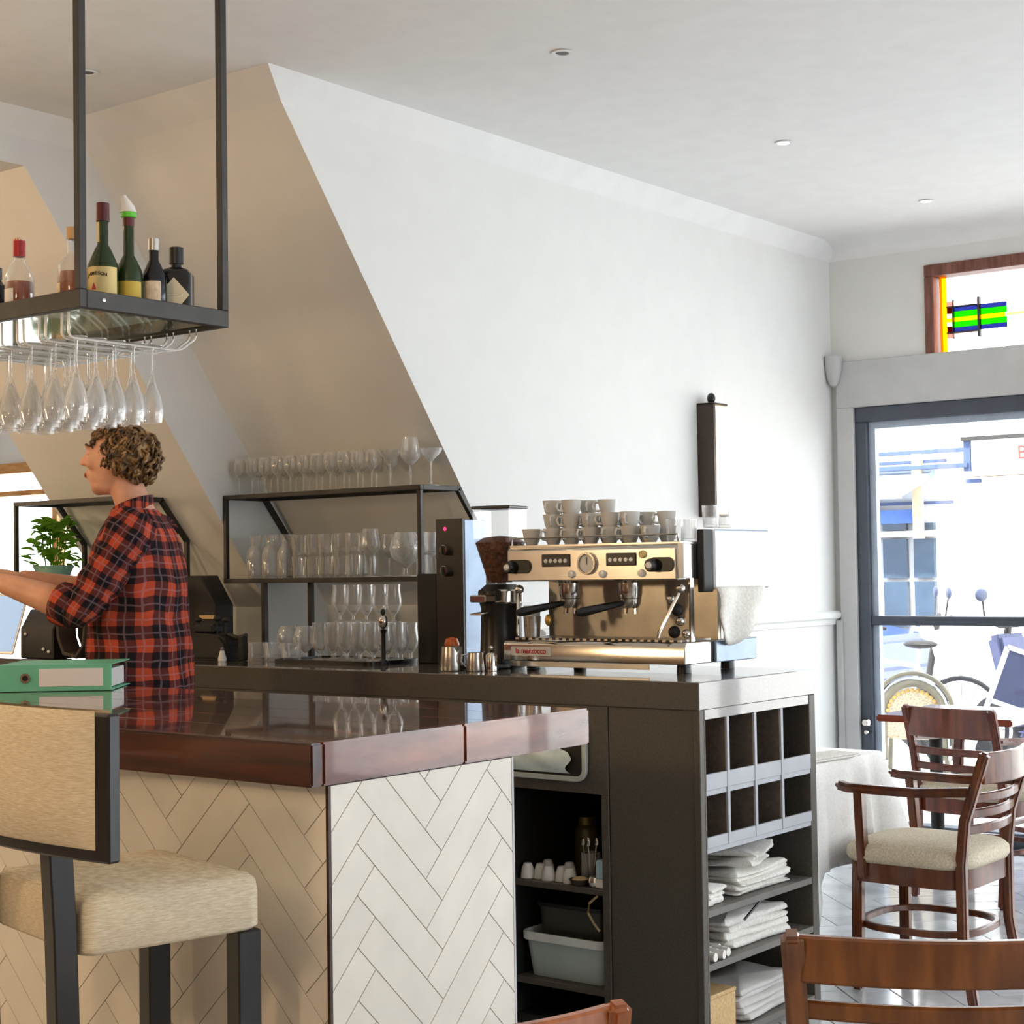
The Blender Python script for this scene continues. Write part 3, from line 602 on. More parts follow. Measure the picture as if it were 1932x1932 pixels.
# ================================================================ SHELF UNITS ON THE BACK COUNTER
def shelf_unit(label, x0, x1, y0, legs):
    t = T('metal_shelf', label, 'shelf', (x1, y0, BT)); L = x0 - x1; q = .018; zt = .655; zl = .315; d = .235
    def bar(n, a, b_): MB().b2(a, b_).build(n, STEEL_D, t, bev=.0015)
    bar('top_rail', (L, 0, zt - q), (0, q, zt)); bar('top_rail', (L, d - q, zt - q), (0, d, zt))
    bar('lower_rail', (L, 0, zl - q), (0, q, zl)); bar('lower_rail', (L, d + .12 - q, zl - q), (0, d + .12, zl))
    for x in (L, -q):
        bar('end_rail', (x, q, zt - q), (x + q, d - q, zt)); bar('end_rail', (x, q, zl - q), (x + q, d + .12, zl))
        bar('post', (x, 0, zl if x == L else 0), (x + q, q, zt - q))
        MB().sweep([(x + q/2, d - q/2, zt - q/2), (x + q/2, d + .13, zt - .18), (x + q/2, d + .13, zl)], rp(q, q), (1, 0, 0)).build('slanted_bar', STEEL_D, t)
    MB().b2((L + q, q, zt - .008), (-q, d - q, zt - .002)).build('glass_shelf', SHELFG, t)
    MB().b2((L + q, q, zl - .008), (-q, d + .1, zl - .002)).build('glass_shelf', SHELFG, t)
    for lx, ly in legs: bar('leg', (lx, ly, 0), (lx + .02, ly + .02, zl - q))
    return t
shelf_unit('black steel two-tier shelf of glasses beside the black water boiler', -5.082, -4.013, 4.595, ((-.85, .0), (-.71, .12)))
shelf_unit('black steel shelf with the potted basil against the far left window', -6.03, -5.33, 4.26, ((-.60, .12), (-.2, .12)))
GX0 = -5.0; ZT = BT + .655; ZL = BT + .315; SYF = 4.595
def glass_mesh(kind):
    if kind == 'tumbler': pf = [(0, .004), (.028, 0), (.03, .004), (.034, .085), (.0325, .085), (.0285, .012), (0, .01)]
    if kind == 'tall': pf = [(0, .004), (.026, 0), (.028, .004), (.029, .05), (.031, .11), (.0295, .11), (.0265, .012), (0, .01)]
    if kind == 'stem': pf = [(0, 0), (.026, 0), (.026, .002), (.005, .006), (.0033, .012), (.0033, .062), (.012, .074), (.024, .092), (.027, .112), (.022, .148), (.021, .148), (.0255, .112), (.022, .094), (.01, .077), (0, .073)]
    if kind == 'wine': pf = [(0, 0), (.034, 0), (.034, .002), (.006, .006), (.0035, .012), (.0035, .08), (.018, .09), (.036, .11), (.038, .125), (.028, .185), (.027, .185), (.0365, .125), (.034, .112), (.016, .094), (0, .088)]
    if kind == 'coupe': pf = [(0, 0), (.03, 0), (.03, .002), (.005, .006), (.0035, .012), (.0035, .09), (.014, .10), (.038, .125), (.044, .14), (.0425, .14), (.036, .128), (.012, .104), (0, .10)]
    if kind == 'balloon': pf = [(0, 0), (.036, 0), (.036, .003), (.008, .008), (.006, .03), (.02, .042), (.05, .07), (.058, .1), (.05, .135), (.036, .16), (.0345, .16), (.048, .134), (.056, .1), (.048, .072), (.018, .046), (0, .04)]
    if kind == 'tulip': pf = [(0, 0), (.03, 0), (.03, .003), (.006, .008), (.006, .025), (.02, .04), (.034, .07), (.034, .09), (.028, .13), (.03, .15), (.0285, .15), (.0265, .13), (.0325, .09), (.0325, .072), (.018, .044), (0, .036)]
    if kind == 'rocks': pf = [(0, .006), (.034, 0), (.036, .003), (.038, .07), (.0355, .07), (.033, .014), (0, .012)]
    if kind == 'carafe': pf = [(0, .003), (.034, 0), (.036, .006), (.036, .09), (.024, .115), (.018, .122), (.02, .128), (.024, .16), (.022, .16), (.017, .128), (.022, .114), (.034, .088), (.034, .01), (0, .008)]
    return MB().lathe(pf, n=14)
PROTO = {}
def put(kind, x, y, z, label, group, name=None, flip=False, s=1.0):
    if kind not in PROTO: o = glass_mesh(kind).build(name or 'glass', GLASSW if kind in ('balloon', 'wine', 'coupe') else GLASS); PROTO[kind] = o
    else: o = PROTO[kind].copy(); SC.collection.objects.link(o)
    o.name = name or 'glass'; o.location = (x, y, z); o.rotation_euler = (PI if flip else 0, 0, random.uniform(0, 6)); o.scale = (s, s, s); tag(o, label, 'glass', group); return o
xs = [-5.035 + i*.0735 for i in range(11)]
for i, x in enumerate(xs):
    put('stem', x, SYF + .05, ZT, f'small stemmed glass atop the black shelf, front row, {ORD[i]} from the left', 'stemmed glasses on top of the shelf', 'stemmed_glass')
    put('stem', x + .03, SYF + .125, ZT, f'small stemmed glass atop the black shelf, back row, {ORD[i]} from the left', 'stemmed glasses on top of the shelf', 'stemmed_glass')
put('coupe', -4.215, SYF + .06, ZT, 'coupe glass atop the black shelf just left of the tall wine glass', 'large glasses on top of the shelf', 'coupe_glass')
put('wine', -4.13, SYF + .08, ZT, 'tall wine glass atop the black shelf between two coupes', 'large glasses on top of the shelf', 'wine_glass')
put('coupe', -4.045, SYF + .10, ZT, 'coupe glass at the right end atop the black shelf', 'large glasses on top of the shelf', 'coupe_glass')
for i in range(3): put('carafe', -4.95 + i*.088, SYF + .06, ZL, f'clear water carafe on the middle shelf, {ORD[i]} from the left', 'carafes on the middle shelf', 'carafe', s=1.1)
for i in range(5):
    for k in range(2): put('tumbler', -4.70 + i*.073, SYF + .06 + .01*(i % 2), ZL + .0865*k, f'{("lower", "upper")[k]} stacked tumbler on the middle shelf, {ORD[i]} pair from the left', 'stacked tumblers on the middle shelf', 'tumbler')
    put('tall', -4.70 + i*.073, SYF + .15, ZL, f'tall tumbler on the middle shelf behind the {ORD[i]} stacked pair', 'tall tumblers on the middle shelf', 'tumbler', s=1.1)
for i in range(4): put('wine', -4.335 + i*.072, SYF + .18, ZL, f'wine glass at the back of the middle shelf, {ORD[i]} from the left', 'wine glasses on the middle shelf', 'wine_glass', s=.9)
put('wine', -4.33, SYF + .07, ZL, 'wine glass at the front of the middle shelf beside the stacked tumblers', 'wine glasses on the middle shelf', 'wine_glass', s=1.0)
put('balloon', -4.155, SYF + .075, ZL, 'big balloon glass at the front of the middle shelf', None, 'balloon_glass', s=1.05)
for k in range(2): put('tumbler', -4.068, SYF + .13, ZL + .0865*k, f'{("lower", "upper")[k]} tumbler of the pair at the shelf end by the boiler', 'tumblers at the shelf end', 'tumbler', s=.95)
# lower level on a black tray
tr = MB().sweep([(x, y, .006) for x, y in rrp(.50, .27, .03, 4)], rp(.008, .014), closed=True).prism(rrp(.50, .27, .03, 4), 'z', 0, .006)
tag(tr.build('bar_tray', BLACK, loc=(-4.30, 4.49, BT)), 'black rectangular bar tray under the glasses on the back counter', 'tray')
TZ = BT + .007
for i in range(6):
    for k in range(3): put('tulip', -4.42 + i*.068 + .012*(k % 2), 4.475 + .066*k, TZ, f'tulip beer glass on the black tray, {ORD[k]} row, {ORD[i]} from the left', 'tulip glasses on the black tray', 'tulip_glass', s=.93)
    if i < 5: put('tulip', -4.38 + i*.068, 4.545, TZ + .1415, f'tulip beer glass stacked above the tray glasses, {ORD[i]} from the left', 'upper tulip glasses on the black tray', 'tulip_glass', flip=False, s=.93)
for i in range(3): put('rocks', -4.70 + i*.082, 4.42 + .01*i, BT, f'low thick tumbler in front of the shelf, {ORD[i]} from the left', 'low tumblers on the back counter', 'tumbler')
for i in range(2): put('balloon', -4.70 + i*.093, 4.585, BT, f'round snifter behind the low tumblers, {ORD[i]} from the left', 'snifters on the back counter', 'snifter', s=.8)
js = T('jigger_stand', 'silver and black corkscrew stand in front of the black water boiler', 'corkscrew', (-4.045, 4.42, BT))
MB().lathe([(0, 0), (.024, 0), (.02, .01), (.008, .02), (.008, .11), (.013, .125), (0, .13)], n=12).build('base', BLACK, js); MB().ell((0, 0, .155), (.018, .018, .026), n=8).build('head', CHROME, js); MB().ell((0, 0, .19), (.009, .009, .012), n=8).build('knob', BLACK, js)
# basil on the far left shelf
pt = T('potted_basil', 'leafy green basil plant in a mint enamel pot on the far left shelf', 'plant', (-5.94, 4.40, ZL))
MB().lathe([(0, 0), (.06, 0), (.075, .04), (.085, .06), (.088, .068), (.078, .068), (.07, .05), (0, .05)], n=20).build('pot', MINTP, pt); MB().lathe([(0, .052), (.072, .052)], n=16).build('soil', SOIL, pt)
rr = random.Random(11)
for k in range(9):
    a = rr.uniform(0, 6.28); r0 = rr.uniform(0, .05); MB().tube([(r0*math.cos(a), r0*math.sin(a), .05), (r0*1.6*math.cos(a), r0*1.6*math.sin(a), .2 + rr.uniform(0, .06))], .003, 5).build('stalk', GREEND, pt)
def leafm(L, Wd):
    pts = []; f = []
    for i in range(7):
        t = i/6; wd = Wd*math.sin(PI*min(1, t*.95 + .04))**.8; z = -.25*L*t*t
        for s in (-1, 0, 1): pts.append((s*wd/2, L*t, z + (.15*wd if s else 0)))
    for i in range(6):
        for j in range(2): f.append((i*3+j, i*3+j+1, i*3+4+j, i*3+3+j))
    return pts, f
lp, lf = leafm(.062, .042); lme = MB().raw(lp, lf)
for k in range(130):
    if k == 0: o = lme.build('leaf', GREEN, pt); base = o
    else: o = base.copy(); SC.collection.objects.link(o); o.parent = pt
    a = rr.uniform(0, 6.28); lev = rr.random(); rad = rr.uniform(.01, .085)*(1.25 - .75*lev) + .008; o.location = (rad*math.cos(a)*(1.25 if lev < .4 else .9), rad*math.sin(a), .065 + .20*lev)
    o.rotation_euler = (rr.uniform(-.3, .9), rr.uniform(-.5, .5), a - PI/2 + rr.uniform(-.6, .6)); s = rr.uniform(.6, 1.15); o.scale = (s, s, s)
    if k % 3 == 0: o.material_slots[0].link = 'OBJECT'; o.material_slots[0].material = GREEND
# ================================================================ ESPRESSO MACHINE AND ITS NEIGHBOURS
MX = -2.754; MY = 4.393
em = T('espresso_machine', 'polished two-group espresso machine piled with cups on the back counter', 'coffee machine', (MX, MY, BT))
L_ = -.72  # local x from L_ to 0, y rearward
def mb(n, a, b, m, bev=.003, p=em, seg=1): return MB().b2(a, b).build(n, m, p, bev=bev, seg=seg)
for x in (-.66, -.06):
    for y in (.09, .36): MB().lathe([(0, 0), (.024, 0), (.022, .03), (0, .03)], c=(x, y, 0), n=12).build('foot', BLACK, em)
MB().prism([(0, .03), (.0, .085), (.012, .10), (.46, .10), (.46, .03)], 'x', L_, -.0).build('base', CHROME, em, bev=.003)
mb('front_strip', (L_ + .03, -.004, .012), (-.13, .0, .03), BRUSH, .001)
mb('end_plate', (.0, .17, .03), (.012, .43, .10), BLUEG, .003)
gr = MB()
for i in range(24): gr.b2((L_ + .03 + i*.028, .03, .10), (L_ + .044 + i*.028, .21, .106))
gr.build('drip_grille', BRUSH, em)
MB().b2((L_ + .02, .235, .10), (-.02, .25, .30)).build('back_plate', mat('warm_steel', (178, 172, 160), .32, .8, var=.08), em)
mb('rear_body', (L_ + .02, .252, .10), (-.02, .45, .40), BRUSH)
# upper body with sloping front panel
MB().prism([(.0, .295), (.004, .40), (.02, .41), (.46, .41), (.46, .295)], 'x', L_ + .02, -.02).build('upper_body', CHROME, em, bev=.003)
FP = mat('cream_steel_panel', (222, 214, 202), .25, .5, var=.05)
MB().b2((L_ + .03, -.006, .298), (-.025, .0, .397)).build('front_panel', FP, em, bev=.002)
for x0, x1 in ((-.69, -.59), (-.122, -.03)): MB().prism(rrp(x1 - x0, .046, .022, 5), 'y', -.012, -.005).build('knob_surround', BLACK, em, loc=((x0 + x1)/2, 0, .345))
for x in (-.67, -.103):
    MB().lathe([(0, .0), (.021, 0), (.021, .02), (.017, .026), (0, .026)], n=16, R=M.Rotation(PI/2, 3, 'X')).build('steam_knob', BLACK, em, loc=(x, -.012, .343)); MB().lathe([(0, .0), (.011, 0), (.009, .006), (0, .007)], n=12, R=M.Rotation(PI/2, 3, 'X')).build('knob_cap', PORC, em, loc=(x, -.038, .343))
for x in (-.487, -.228):
    k = mb('button_pad', (x - .058, -.011, .343), (x + .058, -.006, .384), BLACK, .003)
    for i in range(5): MB().lathe([(0, 0), (.0075, 0), (.006, .003), (0, .003)], n=10, R=M.Rotation(PI/2, 3, 'X')).build('button', PORC, k, loc=(x - .04 + .02*i, -.011, .362))
for x, z in ((-.424, .317), (-.30, .317), (-.145, .378), (-.15, .318)):
    MB().lathe([(0, 0), (.013, 0), (.011, .01), (0, .011)], n=14, R=M.Rotation(PI/2, 3, 'X')).build('switch', CREAML if z > .37 else PORC, em, loc=(x, -.006, z))
g_ = MB().lathe([(0, .004), (.030, .004), (.030, .012), (.036, .012), (.036, 0), (0, 0)], n=20, R=M.Rotation(PI/2, 3, 'X')).build('gauge', CHROME, em, loc=(-.36, -.006, .352))
MB().lathe([(0, .005), (.03, .005)], n=18, R=M.Rotation(PI/2, 3, 'X')).build('gauge_face', PORC, g_); MB().box((0, -.0065, .008), (.003, .001, .024)).build('needle', BLACK, g_)
bd = MB().prism(rrp(.165, .03, .004, 3), 'y', -.004, .0).build('badge', PORC, em, loc=(-.60, -.0, .063))
text('badge_lettering', 'la marzocco', .026, REDT, bd, (0, -.0045, .0005), (PI/2, 0, 0), .0003, .0006)
for x in (-.50, -.26):
    MB().lathe([(0, 0), (.036, 0), (.04, .015), (.04, .05), (.05, .06), (0, .06)], c=(x, .09, .238), n=18).build('group_head', CHROME, em)
    MB().lathe([(0, 0), (.026, 0), (.033, .012), (.036, .03), (.033, .034), (0, .034)], c=(x, .09, .205), n=18).build('portafilter', CHROME, em)
    hd = MB().tube([(x - .01, .06, .222), (x - .05, -.005, .208), (x - .09, -.06, .195), (x - .10, -.075, .192)], [.009, .013, .016, .010], 10).build('portafilter_handle', BLACK, em)
    MB().tube([(x - .018, .09, .205), (x - .02, .088, .185)], .008, 8).tube([(x + .018, .09, .205), (x + .02, .088, .185)], .008, 8).build('spout', CHROME, em)
MB().ell((-.565, .05, .165), (.012, .012, .02), n=8).build('drip_knob', mat('brass', (200, 160, 80), .3, .8), em)
for x, dx in ((-.03, -.05), (-.67, .03)):
    MB().ell((x, .03, .268), (.016, .016, .016), n=8).build('wand_joint', CHROME, em)
    MB().tube([(x, .03, .265), (x + dx*.3, .01, .22), (x + dx, -.02, .13), (x + dx*1.05, -.022, .115)], [.006, .006, .006, .005], 8).build('steam_wand', CHROME, em)
for (x, y, z, r) in ((-.085, .06, .235, .017), (-.055, .05, .20, .02), (-.045, .05, .165, .015), (-.075, .06, .13, .02), (-.03, .06, .125, .015)):
    MB().ell((x, y, z), (r, r, r), n=7).build('valve', CHROME if r < .02 else BLACKM, em)
# right end
mb('end_column', (-.02, .0, .30), (.001, .045, .41), PORC, .002); mb('end_edge', (-.02, .115, .255), (.004, .175, .455), BLACKM, .003)
mb('end_panel', (-.02, .178, .262), (.008, .535, .455), mat('steel_panel_window_sheen', (232, 234, 238), .18, .35, var=.01), .006)  # steel panel; its white base stands in for a reflected window
MB().tube([(.0, .19, .45), (.0, .53, .45)], .006, 8).build('end_trim', BLUEG, em)
MB().b2((-.02, .06, .10), (-.012, .08, .30)).build('end_strut', CHROME, em)
MB().b2((L_ + .02, .02, .41), (-.02, .50, .416)).build('cup_tray', BRUSH, em)
MB().tube([(L_ + .03, .02, .416), (L_ + .03, .02, .44), (-.03, .02, .44), (-.03, .02, .416)], .003, 6).build('cup_rail', CHROME, em)
# hanging towel on the right end
def towf(u, v):
    return (MX + .036 + .012*math.sin(9*u + 2*v) + .02*v*(1 - v) - .006*v, MY + .13 + .30*u - .05*v*(u - .5) + .01*math.sin(8*v), BT + .272 - (.16 + .03*math.sin(5*u))*v)
tw_ = MB().grid(towf, 14, 10); o = tw_.build('cleaning_towel', LINEN); o.modifiers.new('thick', 'SOLIDIFY').thickness = .004; applied(o)
tag(o, 'white cleaning towel hanging on the right end of the espresso machine', 'towel')
# cups on the machine
def cup(r=.034, h=.055):
    t = T('coffee_cup', 'x', 'cup', (0, 0, 0), 0, 'cups piled on the espresso machine')
    MB().lathe([(0, .003), (r*.55, .0), (r*.6, .004), (r*.82, h*.35), (r, h), (r*.93, h), (r*.76, h*.38), (r*.5, .008), (0, .008)], n=18).build('bowl', PORC, t)
    MB().tube([(r*.93, 0, h*.82), (r*1.35, 0, h*.85), (r*1.5, 0, h*.6), (r*1.3, 0, h*.35), (r*.82, 0, h*.3)], .0042, 6, up=(0, 1, 0)).build('handle', PORC, t); return t
c0 = cup(); first = True; CZ = BT + .4165
LAY = (('bottom', 0), ('middle', .047), ('top', .094))
for i in range(6):
    for j in range(2):
        for k in range(3 if i < 2 else (3 if (i == 2 and j == 1) else 2)):
            if i == 5 and k == 1 and j == 0: continue
            x = MX - .565 + i*.078 + .008*j; y = MY + .085 + .088*j; z = CZ + LAY[k][1]
            lab = f'{LAY[k][0]} {("front", "rear")[j]} cup on the espresso machine, {ORD[i]} stack from the left'; a = -1.9 + .8*math.sin(i*3 + j*2 + k*1.3)
            if first: c0.location = (x, y, z); c0.rotation_euler = (0, 0, a); c0['label'] = lab; first = False
            else: dup(c0, (x, y, z), a, lab)
dup(c0, (MX - .655, MY + .085, CZ), 2.6, 'single white cup standing apart at the left end of the machine top')
for i in range(4): put('tumbler', MX - .072 + .03*(i > 1), MY + .07 + .085*i, CZ + (.046 if i > 1 else 0), f'clear tumbler on the right end of the machine, {ORD[i]} from the front', 'tumblers on the machine end', 'tumbler', s=.85)
# grinder
gx, gy = -3.565, 4.50
gd = T('coffee_grinder', 'black coffee grinder with clear bean hopper left of the espresso machine', 'grinder', (gx, gy, BT))
MB().lathe([(0, 0), (.075, 0), (.078, .02), (.07, .06), (.066, .2), (.074, .235), (.074, .262), (.05, .285), (0, .285)], n=22, sy=1.15).build('body', BLACK, gd)
MB().lathe([(.076, .22), (.08, .225), (.08, .262), (.075, .268)], n=22).build('collar', CHROME, gd)
MB().lathe([(.042, .287), (.05, .30), (.098, .44), (.10, .545), (.097, .545), (.094, .44), (.047, .302)], n=4, R=M.Rotation(PI/4 + .2, 3, 'Z')).build('hopper', PANE, gd)
MB().lathe([(.04, .292), (.047, .302), (.0885, .43), (.06, .447), (0, .455)], n=14).build('beans', BEAN, gd)
MB().lathe([(0, .545), (.105, .545), (.105, .556), (0, .56)], n=4, R=M.Rotation(PI/4 + .2, 3, 'Z')).build('lid', BLACK, gd, bev=.003)
MB().b2((-.035, -.13, .225), (.035, -.06, .25)).build('doser', CHROME, gd, bev=.004)
MB().tube([(-.02, -.08, .19), (-.02, -.14, .185), (.02, -.14, .185), (.02, -.08, .19)], .004, 6).build('fork', CHROME, gd)
MB().b2((-.08, -.15, .0), (.08, -.05, .016)).build('tray', BLACK, gd, bev=.004)
# boiler tower
tv = T('water_boiler', 'tall black water boiler with a red light and two knobs', 'boiler', (-3.905, 4.553, BT))
MB().b2((0, 0, 0), (.125, .012, .522)).build('front_panel', BLACK, tv, bev=.002); MB().b2((.0, .013, 0), (.125, .135, .518)).build('body', BLUEG, tv, bev=.003)
MB().b2((-.095, .002, 0), (-.002, .10, .325)).build('side_tank', BLACKM, tv, bev=.003)
MB().lathe([(0, 0), (.007, 0), (.005, .003), (0, .004)], n=12, R=M.Rotation(PI/2, 3, 'X')).build('indicator_light', emit('red_led', (255, 40, 90), 3), tv, loc=(.045, -.0005, .486))
for z in (.41, .335):
    MB().lathe([(0, 0), (.021, 0), (.018, .018), (0, .02)], n=16, R=M.Rotation(PI/2, 3, 'X')).build('knob', CHROME, tv, loc=(.05, -.0005, z))
    MB().b2((-.004, -.03, -.016), (.004, -.018, .016)).build('knob_grip', BLACK, tv, loc=(.05, 0, z), bev=.001)
ta = T('coffee_tamper', 'orange-handled tamper standing in front of the black boiler', 'tamper', (-3.739, 4.439, BT))
MB().lathe([(0, 0), (.029, 0), (.029, .012), (.012, .018), (0, .018)], n=18).build('base', CHROME, ta); MB().lathe([(0, .018), (.012, .019), (.011, .05), (.024, .062), (.027, .08), (.02, .098), (0, .103)], n=16).build('handle', ORANGE, ta)
def jug(label, loc, s, rz):
    t = T('milk_jug', label, 'jug', loc, rz, 'steel milk jugs on the back counter')
    MB().lathe([(0, .002), (.042, 0), (.044, .006), (.038, .06), (.036, .085), (.034, .085), (.036, .06), (.041, .008), (0, .006)], n=20).build('body', BRUSH, t)
    MB().tube([(.036, 0, .078), (.062, 0, .074), (.066, 0, .045), (.043, 0, .02)], .004, 6, up=(0, 1, 0)).build('handle', BRUSH, t)
    MB().raw([(-.034, -.012, .085), (-.034, .012, .085), (-.047, 0, .091), (-.036, 0, .06)], [(0, 1, 2), (0, 2, 3), (2, 1, 3)]).build('lip', BRUSH, t); t.scale = (s, s, s); return t
jug('brushed steel milk jug beside the orange tamper', (-3.585, 4.255, BT), .95, 2.8)
jug('smaller steel milk jug between the grinder and the espresso machine', (-3.50, 4.275, BT), .72, 4.0)
kb = T('steel_shaker', 'small shiny steel shaker in front of the coffee grinder', 'shaker', (-3.435, 4.28, BT)); MB().lathe([(0, 0), (.018, 0), (.02, .05), (.016, .06), (0, .07)], n=14).build('body', CHROME, kb); MB().ell((0, 0, .078), (.008, .008, .008), n=6).build('knob', CHROME, kb)
gb = T('portafilter_rest', 'steel cup with white filter papers at the left end of the drip tray', 'cup', (-3.40, 4.46, BT + .107)); MB().lathe([(0, 0), (.026, 0), (.03, .07), (.027, .07), (.024, .004), (0, .004)], n=16).build('cup', BRUSH, gb); MB().lathe([(0, .05), (.025, .05), (.03, .105), (.027, .105), (.0, .06)], n=12).build('filter_paper', PAPER, gb)
# black caddy, printer and shaker on the counter
bcy = T('bar_caddy', 'black lidded bar caddy with curved handles on the back counter', 'caddy', (-4.93, 4.40, BT))
MB().prism([(-.13, 0), (.13, 0), (.125, .07), (.09, .10), (-.06, .105), (-.11, .08)], 'y', -.05, .05).build('body', BLACKM, bcy, bev=.012, seg=2)
MB().b2((-.085, -.03, .105), (.03, .03, .14)).build('lid', BLACKM, bcy, bev=.008)
for x, z in ((-.085, .15), (.025, .155), (.075, .15)):
    MB().tube([(x, 0, .10), (x, 0, z)], .006, 8).ell((x, 0, z + .006), (.017, .014, .011), n=7).build('knob', BLACKM, bcy)
MB().tube([(.09, 0, .10), (.14, 0, .088), (.19, 0, .098)], .009, 8, up=(0, 1, 0)).build('spout', BLACKM, bcy); MB().b2((.155, -.014, 0), (.185, .014, .095)).build('leg', BLACKM, bcy, bev=.004)
MB().tube([(-.12, 0, .085), (-.17, 0, .05), (-.19, 0, .006)], .010, 8, up=(0, 1, 0)).build('handle', BLACKM, bcy)
sk = T('salt_shaker', 'small white cone-shaped shaker between the caddy and its leg', 'shaker', (-4.80, 4.33, BT)); MB().lathe([(0, 0), (.016, 0), (.017, .01), (.008, .042), (0, .044)], n=14).build('body', PORC, sk); MB().lathe([(0, .044), (.007, .044), (.005, .054), (0, .056)], n=10).build('cap', CHROME, sk)
rp_ = T('receipt_printer', 'black slant-topped receipt printer behind the man', 'printer', (-5.17, 4.52, BT))
MB().prism([(-.09, 0), (.12, 0), (.12, .21), (.03, .33), (-.09, .33)], 'y', 0, .10).build('body', BLACKM, rp_, bev=.004); MB().b2((.03, -.006, .155), (.12, .0, .17)).build('slot', KRAFT, rp_)
# ---- things on the bar
bx_ = BT + .0
bi = T('ring_binder', 'mint green ring binder lying flat on the bar with a blank spine label', 'binder', (-4.04, 2.995, BT + .001), math.radians(40))
mb('spine', (-.165, -.003, 0), (.165, .0, .078), MINT, .002, bi); mb('cover', (-.165, .0, 0), (.165, .27, .003), MINT, .001, bi); mb('cover', (-.165, .0, .075), (.165, .27, .078), MINT, .001, bi)
mb('paper_block', (-.15, .02, .006), (.15, .255, .06), PAPER, .002, bi); mb('spine_label', (-.045, -.0042, .014), (.14, -.003, .066), PAPER, 0, bi)
MB().lathe([(.0085, 0), (.0145, 0), (.0145, .003), (.0085, .003)], n=18, R=M.Rotation(PI/2, 3, 'X')).build('finger_ring', CHROME, bi, loc=(-.085, -.003, .039)); MB().lathe([(0, .0006), (.009, .0006)], n=14, R=M.Rotation(PI/2, 3, 'X')).build('finger_hole', BLACKM, bi, loc=(-.085, -.003, .039))
pp = T('paper_pad', 'open stack of curled brown and white papers left of the binder', 'papers', (-4.36, 2.86, BT + .001), math.radians(40))
for k in range(4): MB().grid(lambda u, v, k=k: (-.11 + .22*u, -.08 + .18*v, .004 + .012*k + (.03 + .01*k)*u*u), 8, 2).build('sheet', PAPER if k % 2 else KRAFT, pp)
mb('board', (-.12, -.09, 0), (.12, .11, .003), BLACKM, 0, pp)
cl = T('clipboard', 'flat grey folder lying on the bar behind the green binder', 'folder', (-4.47, 3.12, BT + .001), math.radians(36)); mb('cover', (-.12, -.03, 0), (.10, .06, .02), DK, .002, cl); mb('sheet', (.0, -.025, .02), (.09, .05, .023), PAPER, 0, cl)
ps = T('till_terminal', 'black till terminal box on the back counter below the man forearm', 'till', (-5.71, 4.20, BT + .001), 0)
MB().prism([(-.05, 0), (.05, 0), (.05, .20), (.0, .20), (-.05, .12)], 'x', -.12, .10).build('body', BLACKM, ps, bev=.005)
for x, z in ((-.08, .10), (.04, .04), (.075, .03)): MB().ell((x, -.053, z), (.008, .006, .007), n=6).build('key', PORC, ps)
cr = T('leather_pouch', 'dark leather waiter pouch with an open curved flap', 'pouch', (-5.49, 4.19, BT + .001), 0)
MB().sweep([(-.09, .0, .18), (-.085, .0, .09), (-.05, .0, .025), (.03, .0, .012), (.075, .0, .06), (.09, .0, .16)], rp(.016, .09), (0, 1, 0)).build('flap', LEATHER, cr, bev=.003); MB().prism([(-.07, .09), (-.04, .04), (.03, .03), (.06, .07), (.07, .15), (-.07, .17)], 'y', .045, .055).build('back', BLACKM, cr)
tbt = T('tablet', 'tilted white-framed tablet on the back counter at the left edge', 'tablet', (-5.98, 4.15, BT + .012), .15); q = MB().b2((-.12, -.008, 0), (.09, .0, .27)).build('frame', PORC, tbt, bev=.006); q.rotation_euler = (-.35, 0, 0); q2 = MB().b2((-.11, -.0095, .012), (.08, -.008, .258)).build('screen', emit('lit_screen', (150, 184, 226), .55), tbt); q2.rotation_euler = (-.35, 0, 0)
# ================================================================ WALL SCONCE
sn = T('wall_sconce', 'tall narrow lit wall lamp with dark bronze frame on the white wall', 'wall lamp', (CX, 6.655, 1.66))
SBR = mat('sconce_bronze', (70, 58, 50), .4, .5); SL = emit('sconce_glow', (255, 226, 170), 2.2)
MB().b2((.0, -.07, 0), (.09, -.048, .52)).build('side_plate', SBR, sn, bev=.002); MB().b2((.0, -.048, -.0), (.012, .06, .52)).build('back_plate', SBR, sn)
MB().b2((.0, -.07, .512), (.09, .06, .522)).build('top_cap', SBR, sn, bev=.002); MB().b2((.0, -.07, -.008), (.09, .06, .004)).build('bottom_cap', SBR, sn, bev=.002)
MB().ell((.05, -.02, .545), (.02, .02, .026), n=8).build('finial', BLACK, sn)
MB().b2((.012, -.048, .006), (.085, .058, .510)).build('shade', SL, sn, bev=.01)
